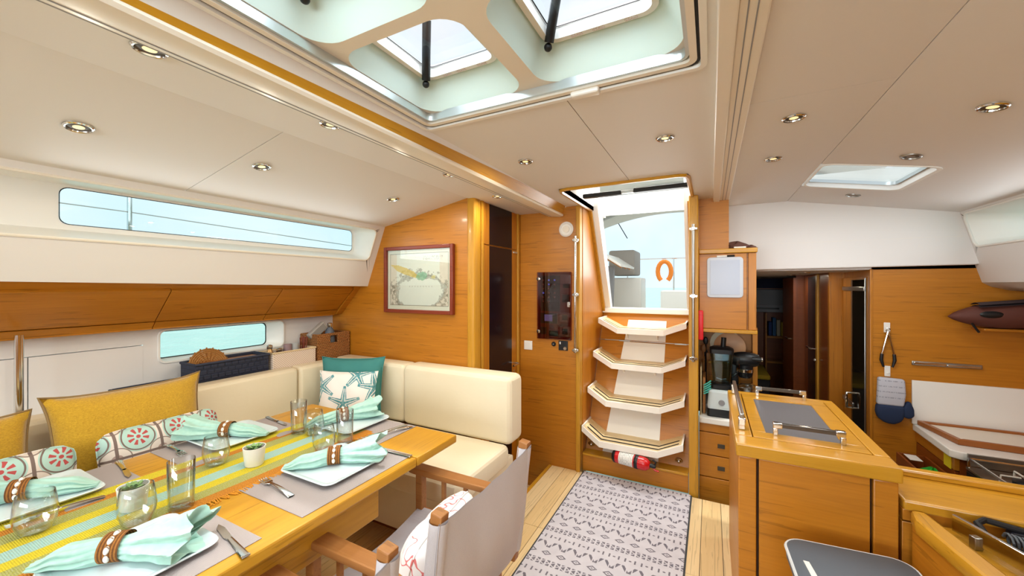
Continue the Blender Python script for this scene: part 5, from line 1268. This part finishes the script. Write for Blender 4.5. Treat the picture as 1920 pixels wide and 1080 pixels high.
obj('body', B().box(0.755, 0.90, 1.612, 1.648, 0.666, 0.70, 0.008, 3), mat('navy_plastic', '#12141f', 0.4), rh_)
obj('screw', B().ball((0.80, 1.63, 0.70), 0.003), M['chrome'], rh_)
gs_ = thing('padded_stool', 'grey padded stool with rounded corners and pale piping in front of the island', 'stool', (0.36, 1.40, 0.0))
pad, _ = rrect(0.205, 0.515, 1.24, 1.515, 0.05, 8)
pad = [(x + 0.04 * (1.5 - y), y + (-0.02 + 0.10 * (x - 0.2))) for x, y in pad]
obj('pad', B().prism(pad, 'Z', 0.56, 0.60, 0.012, 3), mat('slate_grey_vinyl', '#4e5762', 0.45), gs_)
obj('piping', B().tube([(x, y, 0.594) for x, y in pad], 0.005, 6, True), mat('pale_piping', '#c9ced2', 0.5), gs_)
obj('base', B().prism([(0.36 + (x - 0.36) * 0.9, 1.38 + (y - 1.38) * 0.9) for x, y in pad], 'Z', 0.0, 0.56), M['veneer'], gs_)
obj('tag', B().prism([(0.238, 1.385), (0.252, 1.385), (0.268, 1.27), (0.252, 1.27)], 'Z', 0.6, 0.602), M['white'], gs_)

# ---- galley side: counter, sink cover, drawers, stove
gc = thing('galley_worktop', 'white galley worktop along the hull with a wooden fiddle frame', 'worktop', (1.4, 3.2, 0.46))
obj('slab', B().prism([(1.155, 3.399), (1.15, 2.955), (1.19, 2.925), (1.655, 2.925), (1.655, 3.399)], 'Z', 0.468, 0.51, 0.006), M['white'], gc)
obj('backsplash', B().box(1.15, 1.655, 3.385, 3.399, 0.511, 0.79, 0.003), M['white'], gc)
sc_ = thing('sink_cover', 'white sink cover inside a wooden fiddle frame on the galley worktop', 'sink cover', (1.43, 3.2, 0.511))
obj('frame_side', B().prism([(1.17, 3.38), (1.195, 3.38), (1.25, 3.07), (1.225, 3.05)], 'Z', 0.511, 0.54, 0.004), M['fiddle'], sc_)
obj('frame_side', B().prism([(1.225, 3.05), (1.25, 3.07), (1.655, 3.05), (1.655, 3.025)], 'Z', 0.511, 0.545, 0.004), M['fiddle'], sc_)
obj('frame_side', B().prism([(1.195, 3.38), (1.195, 3.36), (1.60, 3.36), (1.655, 3.34), (1.655, 3.38)], 'Z', 0.511, 0.54, 0.004), M['fiddle'], sc_)
obj('cover', B().prism([(1.197, 3.358), (1.25, 3.072), (1.654, 3.052), (1.654, 3.338), (1.60, 3.358)], 'Z', 0.511, 0.528, 0.003), M['cream'], sc_)
gd = thing('drawer_cabinet', 'wooden drawer stack with a steel latch under the galley worktop', 'cabinet', (1.3, 3.2, -0.4))
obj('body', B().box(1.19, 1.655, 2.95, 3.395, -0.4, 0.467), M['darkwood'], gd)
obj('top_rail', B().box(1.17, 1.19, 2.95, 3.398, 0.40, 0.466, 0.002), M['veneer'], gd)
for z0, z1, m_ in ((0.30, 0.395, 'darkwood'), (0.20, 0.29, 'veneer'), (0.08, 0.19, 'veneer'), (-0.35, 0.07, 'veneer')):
    d = obj('drawer', B().box(1.172, 1.19, 2.955, 3.395, z0, z1, 0.003), M[m_], gd)
    if m_ == 'darkwood': obj('latch', B().box(1.160, 1.173, 3.14, 3.17, 0.315, 0.345, 0.003), M['chrome'], d)
tag(obj('sticky_note', B().box(1.166, 1.1695, 2.98, 3.05, 0.395, 0.462), mat('yellow_paper', '#e8d21c', 0.8)), 'bright yellow sticky note on the drawer rail under the worktop edge', 'note')
dt = thing('open_drawer', 'pulled-out galley drawer tray with a green cloth and white slip inside', 'drawer', (1.12, 2.8, 0.0))
for x0, x1, y0, y1 in ((1.02, 1.032, 2.75, 3.22), (1.143, 1.155, 2.75, 3.22), (1.032, 1.143, 3.208, 3.22), (1.032, 1.143, 2.75, 2.762)): obj('side', B().box(x0, x1, y0, y1, 0.28, 0.37, 0.003), M['darkwood'], dt)
obj('bottom', B().box(1.032, 1.143, 2.762, 3.208, 0.28, 0.29), M['darkwood'], dt)
tag(obj('green_cloth', lump(1.088, 2.95, 0.291, 0.042, 0.12, 0.09, 8), mat('bright_green_cloth', '#1fa32c', 0.8), sharp=80), 'bright green cloth lying in the open galley drawer', 'cloth')
tag(obj('paper_slip', B().box(1.045, 1.10, 3.10, 3.19, 0.371, 0.3735), M['white']), 'white paper slip at the far end of the open galley drawer', 'paper')
sv = thing('gas_stove', 'steel gimballed gas stove with wire pot holders beside the worktop', 'stove', (1.42, 2.6, -0.2))
obj('body', B().box(1.19, 1.64, 2.30, 2.90, -0.1, 0.435, 0.01), M['black'], sv)
obj('hob', B().box(1.19, 1.64, 2.30, 2.90, 0.435, 0.45, 0.004), M['steel'], sv)
for y in (2.30, 2.60, 2.89): obj('pot_rail', B().tube([(1.20, y, 0.45), (1.20, y, 0.495), (1.63, y, 0.495), (1.63, y, 0.45)], 0.006, 6), M['chrome'], sv)
obj('pot_rail', B().tube([(1.20, 2.30, 0.495), (1.20, 2.89, 0.495)], 0.006, 6), M['chrome'], sv)
for cx_, cy_ in ((1.33, 2.74), (1.52, 2.74), (1.33, 2.46), (1.52, 2.46)):
    bn_ = obj('burner', B().lathe([(0, 0.45), (0.045, 0.45), (0.045, 0.465), (0.03, 0.473), (0, 0.473)], (cx_, cy_, 0), 18), M['black'], sv)
    for a in range(4): obj('grate_bar', B().tube([(cx_ + 0.02 * math.cos(a * PI / 2), cy_ + 0.02 * math.sin(a * PI / 2), 0.483), (cx_ + 0.085 * math.cos(a * PI / 2), cy_ + 0.085 * math.sin(a * PI / 2), 0.483), (cx_ + 0.088 * math.cos(a * PI / 2), cy_ + 0.088 * math.sin(a * PI / 2), 0.452)], 0.0045, 6), M['ww'], bn_)
obj('steel_lid', B().box(1.20, 1.63, 2.902, 2.912, 0.45, 0.515, 0.002), M['steel'], sv)
for k in range(3):
    obj('knob', B().lathe([(0, 0), (0.02, 0), (0.017, 0.02), (0, 0.02)], (0, 0, 0), 14).xf(Matrix.Translation((1.189, 2.42 + 0.15 * k, 0.36)) @ Matrix.Rotation(R(-90), 4, 'Y')), M['chrome'], sv)
tag(obj('blue_lighter', B().box(1.06, 1.085, 2.77, 2.84, 0.371, 0.395, 0.006, 2), mat('dark_blue_plastic', '#223a5c', 0.4)), 'dark blue lighter lying on the open drawer edge by the stove', 'lighter')
# ---- hanging on the galley bulkhead
hk = thing('hook_strip', 'white hook strip high on the galley bulkhead', 'hook', (1.03, 3.39, 1.09))
obj('plate', B().box(1.015, 1.047, 3.392, 3.399, 1.09, 1.155, 0.003), M['white'], hk)
obj('hook', B().tube([(1.031, 3.392, 1.105), (1.031, 3.372, 1.098), (1.031, 3.368, 1.112)], 0.004, 6), M['white'], hk)
tn = thing('kitchen_tongs', 'steel tongs with black grips hanging on the galley bulkhead', 'tongs', (1.031, 3.375, 0.84))
for s in (-1, 1):
    ar = obj('arm', B().tube([(1.031, 3.376, 1.10), (1.031 + s * 0.012, 3.376, 1.04), (1.031 + s * 0.03, 3.378, 0.95)], 0.006, 8), M['chrome'], tn)
    obj('grip', B().tube([(1.031 + s * 0.03, 3.378, 0.95), (1.031 + s * 0.033, 3.378, 0.91), (1.031 + s * 0.022, 3.378, 0.865)], [0.009, 0.01, 0.006], 8), M['black'], ar)
obj('hinge_ring', B().tube([(1.031 + 0.01 * math.cos(k * PI / 6), 3.376, 1.108 + 0.012 * math.sin(k * PI / 6)) for k in range(12)], 0.003, 6, True), M['chrome'], tn)
h2 = thing('hook_strip', 'white hook strip under the tongs, holding the oven mitt', 'hook', (1.033, 3.39, 0.79))
obj('plate', B().box(1.018, 1.048, 3.392, 3.399, 0.80, 0.87, 0.003), M['white'], h2)
obj('hook', B().tube([(1.033, 3.392, 0.825), (1.033, 3.372, 0.815), (1.033, 3.368, 0.83)], 0.004, 6), M['white'], h2)
om = thing('oven_mitt', 'grey oven mitt with a navy hand and thumb hanging on the galley bulkhead', 'oven mitt', (1.04, 3.36, 0.50))
def blob(poly, y0, y1, bev): return B().prism(poly, 'Y', y0, y1, bev, 3)
obj('cuff', blob([(0.975, 0.80), (1.105, 0.795), (1.11, 0.70), (1.10, 0.62), (0.968, 0.62), (0.972, 0.70)], 3.34, 3.385, 0.014), mat('grey_mitt_cloth', rough=0.9, fn=lambda x, y, z, v: xmix((xabs(xfr(z * 28) - 0.5) < 0.1) * (xnoise(v, (120, 1, 40), 1) > 0.48) * (z > 0.04) * 0.55, lin('#b9bac4'), lin('#6d6e7c'))), om, sharp=60)
hd = [(1.10, 0.625), (1.105, 0.59), (1.10, 0.55), (1.085, 0.52), (1.05, 0.50), (1.01, 0.505), (0.975, 0.53), (0.962, 0.57), (0.968, 0.625)]
nvm = mat('navy_mitt_cloth', '#1d2c4a', 0.85)
hh_ = obj('hand', blob(hd, 3.336, 3.388, 0.016), nvm, om, sharp=60)
obj('thumb', blob([(1.09, 0.60), (1.108, 0.645), (1.13, 0.66), (1.148, 0.61), (1.15, 0.565), (1.125, 0.545), (1.095, 0.555)], 3.34, 3.384, 0.014), nvm, om, sharp=60)
gh = thing('flush_pull', 'long slim chrome flush pull on the galley bulkhead', 'handle', (1.31, 3.39, 0.89))
obj('channel', B().box(1.15, 1.465, 3.388, 3.399, 0.888, 0.915, 0.003), M['steel'], gh)
obj('bar', B().box(1.158, 1.305, 3.382, 3.39, 0.893, 0.911, 0.003).box(1.31, 1.458, 3.382, 3.39, 0.893, 0.906, 0.003), M['chrome'], gh)
# ---- long bag on the shelf under the hull window
bg = thing('long_padded_bag', 'long brown padded bag with a dark badge jutting out under the right hull lining', 'bag', (1.5, 3.3, 1.19))
bgm = mat('brown_bag_cloth', '#5a3026', 0.7)
obj('shell', B().grid(lambda u, v: (1.275 + 0.38 * u, 3.29 + 0.075 * math.cos(2 * PI * v) * (math.sin(PI / 2 * min(1, u / 0.7)) ** 0.6 if u > 0 else 0.02), 1.212 + 0.03 * u + 0.082 * math.sin(2 * PI * v) * (math.sin(PI / 2 * min(1, u / 0.7)) ** 0.7 if u > 0 else 0.02)), 18, 24, False, True), bgm, bg, sharp=80)
obj('top_flap', B().grid(lambda u, v: (1.38 + 0.27 * u, 3.215 + 0.10 * v, 1.285 + 0.03 * u + 0.014 * math.sin(PI * v)), 10, 8).grid(lambda u, v: (1.38 + 0.27 * u, 3.215 + 0.10 * v, 1.272 + 0.03 * u + 0.012 * math.sin(PI * v)), 10, 8), mat('dark_bag_lining', '#3c3236', 0.7), bg, sharp=80)
obj('badge', B()._ball((1.43, 3.222, 1.232), 0.05, 0.006, 0.02, 16, 8), M['black'], bg)
obj('strap', B().tube([(1.36, 3.25, 1.178), (1.388, 3.245, 1.125)], 0.006, 6), M['black'], bg)
obj('ring', B().tube([(1.60 + 0.04 * math.cos(2 * PI * k / 20), 3.214, 1.215 + 0.04 * math.sin(2 * PI * k / 20)) for k in range(20)], 0.006, 6, True), M['grey'], bg)
bsf = thing('hull_shelf', 'wooden shelf under the right hull lining carrying the long bag', 'shelf', (1.55, 3.35, 1.14))
obj('board', B().box(1.42, 1.66, 3.27, 3.399, 1.132, 1.148, 0.004), M['veneer'], bsf)
# ---- fridge column in the passage
fr_ = thing('upright_fridge', 'upright fridge with a dark glass door and steel edge in the galley passage', 'fridge', (0.97, 3.7, -0.4))
obj('door_frame', B().box(0.945, 0.96, 3.47, 3.98, -0.35, 1.46, 0.003), M['veneer_v'], fr_)
dr = obj('glass_door', B().box(0.938, 0.946, 3.47, 3.76, -0.33, 1.44, 0.002), mat('dark_mirror', '#241f18', 0.05, spec=0.8), fr_)
obj('edge_trim', B().box(0.936, 0.946, 3.462, 3.47, -0.33, 1.45, 0.002), M['steel'], fr_)
obj('top_bar', B().box(0.93, 0.946, 3.46, 3.95, 1.36, 1.39, 0.003), M['steel'], fr_)
obj('handle', B().tube([(0.94, 3.72, 0.60), (0.905, 3.72, 0.60), (0.90, 3.72, 0.57), (0.905, 3.72, 0.49), (0.94, 3.72, 0.49)], 0.009, 8), M['chrome'], fr_)
obj('bracket', B().box(0.932, 0.946, 3.70, 3.95, 0.50, 0.53, 0.003), M['steel'], fr_)
# ---- cabin beyond
cb = thing('cabin_locker', 'grey wall locker with a vent slot in the dark aft cabin', 'locker', (0.85, 6.7, 1.0))
obj('body', B().box(0.35, 0.98, 6.55, 6.89, 1.02, 1.34, 0.004), mat('grey_laminate', '#7d7f86', 0.5), cb)
obj('lower_flap', B().box(0.35, 0.98, 6.54, 6.56, 1.02, 1.12, 0.003), mat('grey_laminate_light', '#8f9198', 0.5), cb)
obj('slot', B().box(0.45, 0.85, 6.535, 6.542, 1.06, 1.085), M['black'], cb)
obj('pull', B().box(0.53, 0.545, 6.54, 6.55, 1.17, 1.31), M['chrome'], cb)
tag(obj('cabin_blind', B().box(0.42, 0.95, 6.86, 6.895, 1.36, 1.5), mat('navy_blind', '#0c1640', 0.6)), 'dark blue blind over the grey locker in the aft cabin', 'blind')
bsh = thing('book_shelf', 'small wooden shelf with books in the dark aft cabin', 'shelf', (0.85, 6.8, 0.60))
obj('board', B().box(0.72, 1.08, 6.65, 6.895, 0.64, 0.67, 0.003), M['veneer'], bsh)
obj('board', B().box(0.72, 1.08, 6.65, 6.895, 0.28, 0.31, 0.003), M['veneer'], bsh)
obj('upright', B().box(0.70, 0.72, 6.65, 6.895, 0.0, 1.0, 0.003), M['veneer'], bsh)
bk = [('#26407a', 'dark blue'), ('#3a6a9a', 'mid blue'), ('#d8d2b8', 'cream'), ('#c9b03a', 'yellow'), ('#e0dcd0', 'white'), ('#6a6e74', 'grey')]
for k, (c_, n__) in enumerate(bk):
    tag(obj('book', B().box(0.745 + 0.05 * k, 0.785 + 0.05 * k, 6.70, 6.86, 0.671, 0.87 + 0.03 * ((k * 5) % 3), 0.004), mat('book_' + str(k), c_, 0.7)), n__ + ' book standing on the aft cabin shelf', 'book', 'books in the aft cabin')
bd = thing('cabin_berth', 'berth with a yellow blanket in the dark aft cabin', 'bed', (0.6, 6.0, -0.4))
obj('mattress', B().box(0.16, 0.62, 5.4, 6.85, -0.4, 0.30, 0.03, 3), mat('dark_mattress', '#2c2a30', 0.9), bd)
obj('blanket', B().box(0.16, 0.62, 5.38, 6.1, 0.29, 0.345, 0.02, 3), mat('yellow_blanket', '#a08820', 0.9), bd)

# ================================================================ LAMPS
def downlight(lab, x, y, z, nrm=(0, 0, -1), on=True, power=LAMP, r=0.034, grp='recessed ceiling lamps', warm=(1.0, 0.90, 0.72)):
    t = thing('downlight', lab, 'ceiling lamp', (x, y, z), Vector(nrm).to_track_quat('-Z', 'Y').to_euler(), grp)
    obj('ring', B().lathe([(r * 0.80, -0.001), (r * 0.84, -0.006), (r * 0.95, -0.007), (r * 1.05, -0.004), (r * 1.06, 0.0)], seg=24), M['chrome'] if on else M['steel'], t)
    obj('bezel', B().lathe([(r * 0.56, -0.003), (r * 0.85, -0.0015)], seg=24), M['bz'], t)
    obj('lens', B().lathe([(0, -0.0035), (r * 0.35, -0.0033), (r * 0.58, -0.0022)], seg=20), M['lamp'] if on else M['ceiling_grey'], t)
    if on:
        d = bpy.data.lights.new('lamp_light', 'AREA'); d.shape = 'DISK'; d.size = r * 1.1; d.energy = power; d.color = warm
        o = bpy.data.objects.new('lamp_light', d); C.objects.link(o); o.parent = t; o.location = (0, 0, -0.012)
for x, y, lab in ((-1.205, 0.43, 'large-looking soffit lamp nearest the camera, left of the timber beam'), (-1.20, 0.925, 'soffit lamp second along the timber beam'), (-1.195, 1.62, 'soffit lamp third along the timber beam'), (-1.215, 2.16, 'soffit lamp above the dark cabin door')):
    downlight(lab, x, y, 1.972)
def sl_left(x): return 1.98 - (-1.424 - x) * 0.142 / 0.746
nl = Vector((0.142, 0, -0.746)).normalized()
for x, y, lab in ((-1.80, 0.466, 'lamp in the sloping left ceiling nearest the camera'), (-1.742, 1.0, 'middle lamp in the sloping left ceiling'), (-1.716, 1.757, 'lamp in the sloping left ceiling above the framed map')):
    downlight(lab, x, y, sl_left(x), nl)
downlight('centre ceiling lamp left of the companionway, aft of the skylight', -0.797, 1.69, 2.0)
downlight('centre ceiling lamp above the right side of the companionway', -0.166, 1.681, 2.0)
downlight('ceiling lamp right of the white beam, nearer the camera', 0.263, 1.688, 2.0)
downlight('ceiling lamp right of the white beam, farther aft', 0.262, 2.19, 2.0)
nr = Vector((-0.1745, 0, -1)).normalized()
downlight('bright ceiling lamp at the far right of the photo', 0.77, 1.732, slope(0.77), nr)
downlight('unlit brownish ceiling lamp in front of the galley hatch', 0.76, 2.249, slope(0.76), nr, on=False)
downlight('unlit ceiling lamp behind the galley hatch', 0.771, 3.05, slope(0.771), nr, on=False)
downlight('passage ceiling lamp nearer the galley', 0.684, 3.9, 1.505, power=1.0)
downlight('passage ceiling lamp farther inside the aft cabin', 0.72, 4.75, 1.505, power=1.0)

# ================================================================ OUTSIDE
seam = mat('turquoise_sea', rough=0.25, fn=lambda x, y, z, v: xmix(xnoise(v, (0.6, 0.6, 1), 5), lin('#93c4bc'), lin('#b9dcd6')), bump=lambda x, y, z, v: (xnoise(v, (1.5, 1.5, 1), 5), 0.6, 0.3))
sea = obj('sea', B().face([(-420, -420, -1.1), (420, -420, -1.1), (420, 420, -1.1), (-420, 420, -1.1)]), seam)
sea['kind'] = 'stuff'; sea['label'] = 'turquoise sea seen through the hull window'; sea['category'] = 'sea'
rl = thing('lifeline', 'thin lifeline wires on a steel stanchion outside the long left window', 'lifeline', (-3.0, 0.95, 1.3))
obj('stanchion', B().tube([(-3.0, 0.98, 1.3), (-3.0, 0.98, 2.1)], 0.012, 8), M['chrome'], rl)
obj('wire', B().tube([(-3.0, -2.5, 1.86), (-3.0, 0.98, 1.825), (-3.0, 4.0, 1.72)], 0.003, 5), M['steel'], rl)
hill = thing('distant_hill', 'low green shoreline far outside the long left window', 'shore', (-300, 40, -1.1))
obj('ridge', B().grid(lambda u, v: (-300 - 40 * v, -60 + 150 * u, -1.1 + (22 + 9 * math.sin(9 * u) + 6 * math.sin(23 * u)) * math.sin(PI * v) * math.sin(PI * u) ** 0.6), 40, 9), mat('green_shore', '#3f6b58', 0.9), hill)
# ---- cockpit seen through the companionway
ck = sroot('floor_cockpit', (-0.5, 5.0, 0.9))
obj('bridge_deck', B().box(-1.6, 0.08, 3.56, 4.1, 1.0, 1.17, 0.02), M['white'], ck)
obj('sole', B().box(-1.8, 0.08, 4.1, 9.5, 0.72, 0.80), M['white'], ck)
cw = thing('cockpit_coaming', 'low white cockpit seat and coaming behind the companionway', 'seat', (-0.5, 7.5, 0.8))
obj('seat', B().box(-0.7, 0.08, 6.4, 6.9, 0.8, 1.32, 0.03, 3), M['white'], cw)
obj('left_seat', B().box(-1.9, -1.45, 4.3, 6.4, 0.8, 1.55, 0.03, 3), M['white'], cw)
obj('coaming', B().box(0.075, 0.095, 3.56, 6.89, 0.78, 1.64).box(0.075, 1.8, 3.53, 6.89, 1.62, 1.65), M['white'], cw)
gx = thing('grey_helm_box', 'grey padded helm seat box in the cockpit', 'seat', (-1.0, 5.3, 0.8))
obj('base', B().box(-1.20, -0.80, 5.2, 5.6, 0.8, 1.50, 0.02), M['white'], gx)
obj('pad', B().box(-1.21, -0.87, 5.15, 5.6, 1.53, 1.86, 0.03, 3), mat('grey_cockpit_vinyl', '#9c9690', 0.6), gx)
ctb = thing('cockpit_table', 'folding wooden cockpit table on a grey pedestal', 'table', (-1.05, 4.5, 0.8))
teak = wood('weathered_teak', '#a8683a', '#c98e58', 'Y', coat=0)
obj('pedestal', B().prism([(-1.10, 0.8), (-1.02, 0.8), (-0.99, 1.62), (-1.08, 1.62)], 'Y', 4.45, 4.55, 0.01), M['grey'], ctb)
obj('leaf', B().prism([(-1.30, 1.72), (-1.07, 1.70), (-1.07, 1.74), (-1.30, 1.76)], 'Y', 4.2, 5.0, 0.006), teak, ctb)
lf2 = obj('leaf', B().prism([(-1.06, 1.73), (-0.86, 1.60), (-0.85, 1.62), (-1.05, 1.755)], 'Y', 4.2, 5.0, 0.004), M['white'], ctb)
for k in range(3): obj('rib', B().prism([(-1.05, 1.722), (-0.87, 1.605), (-0.87, 1.585), (-1.05, 1.70)], 'Y', 4.3 + 0.25 * k, 4.33 + 0.25 * k), teak, lf2)
bo_ = thing('horseshoe_buoy', 'orange horseshoe lifebuoy hanging on the stern rail', 'lifebuoy', (-0.68, 6.75, 1.45))
obj('ring', B().tube([(-0.66 + 0.10 * math.cos(R(a)), 6.6, 1.62 + 0.16 * math.sin(R(a))) for a in range(-60, 241, 20)], 0.035, 10), mat('orange_foam', '#f28a2c', 0.6), bo_)
rl2 = thing('stern_rail', 'thin steel stern rail behind the cockpit', 'rail', (-0.6, 6.9, 1.3))
obj('rail', B().tube([(-2.0, 6.95, 1.85), (-0.3, 6.95, 1.85), (0.9, 6.95, 1.85)], 0.013, 8), M['chrome'], rl2)
for x in (-1.3, -0.55, 0.0): obj('post', B().tube([(x, 6.95, 0.8), (x, 6.95, 1.85)], 0.013, 8), M['chrome'], rl2)
dodger = thing('sprayhood', 'white canvas sprayhood with curved seams over the companionway', 'canopy', (-0.5, 4.6, 1.2))
def hood(y, x, lift=0): 
    q = (x + 0.45) / 1.5
    return (x, y, 2.62 - 0.42 * q * q - 0.05 * (y - 3.4) + lift)
canv = mat('white_sprayhood_canvas', '#e6e4e0', 0.8)
obj('canvas', B().grid(lambda u, v: hood(3.3 + 2.2 * v, -1.95 + 3.0 * u), 24, 12), canv, dodger, sharp=80)
for y in (3.9, 4.7, 5.5): obj('hoop', B().tube([hood(y, -1.95 + 3.0 * k / 24, -0.025) for k in range(25)], 0.014, 8), M['alu'], dodger)
obj('valance', B().grid(lambda u, v: (lambda p: (p[0], p[1], p[2] - 0.16 * v))(hood(5.5, -1.95 + 3.0 * u)), 24, 3), canv, dodger, sharp=80)
for x in (-1.15, -0.2): obj('strap', B().tube([(x, 5.5, hood(5.5, x)[2] - 0.16), (x + 0.12, 5.5, 2.05)], 0.006, 5), M['rubber'], dodger)
obj('side_frame', B().tube([(-0.25, 5.52, hood(5.5, -0.25)[2] - 0.1), (-0.22, 5.52, 1.2)], 0.006, 6), M['steel'], dodger)
# boom and folded sail above the skylight
bm_ = thing('sail_bag', 'blue-grey sail bag along the boom above the skylight', 'sail bag', (-0.12, 0.5, 2.6))
obj('bag', B().tube([(-0.12, -2.0, 2.95), (-0.12, 0.7, 2.92), (-0.12, 1.6, 2.90)], 0.16, 14), mat('blue_grey_canvas', '#3f4c60', 0.8), bm_)
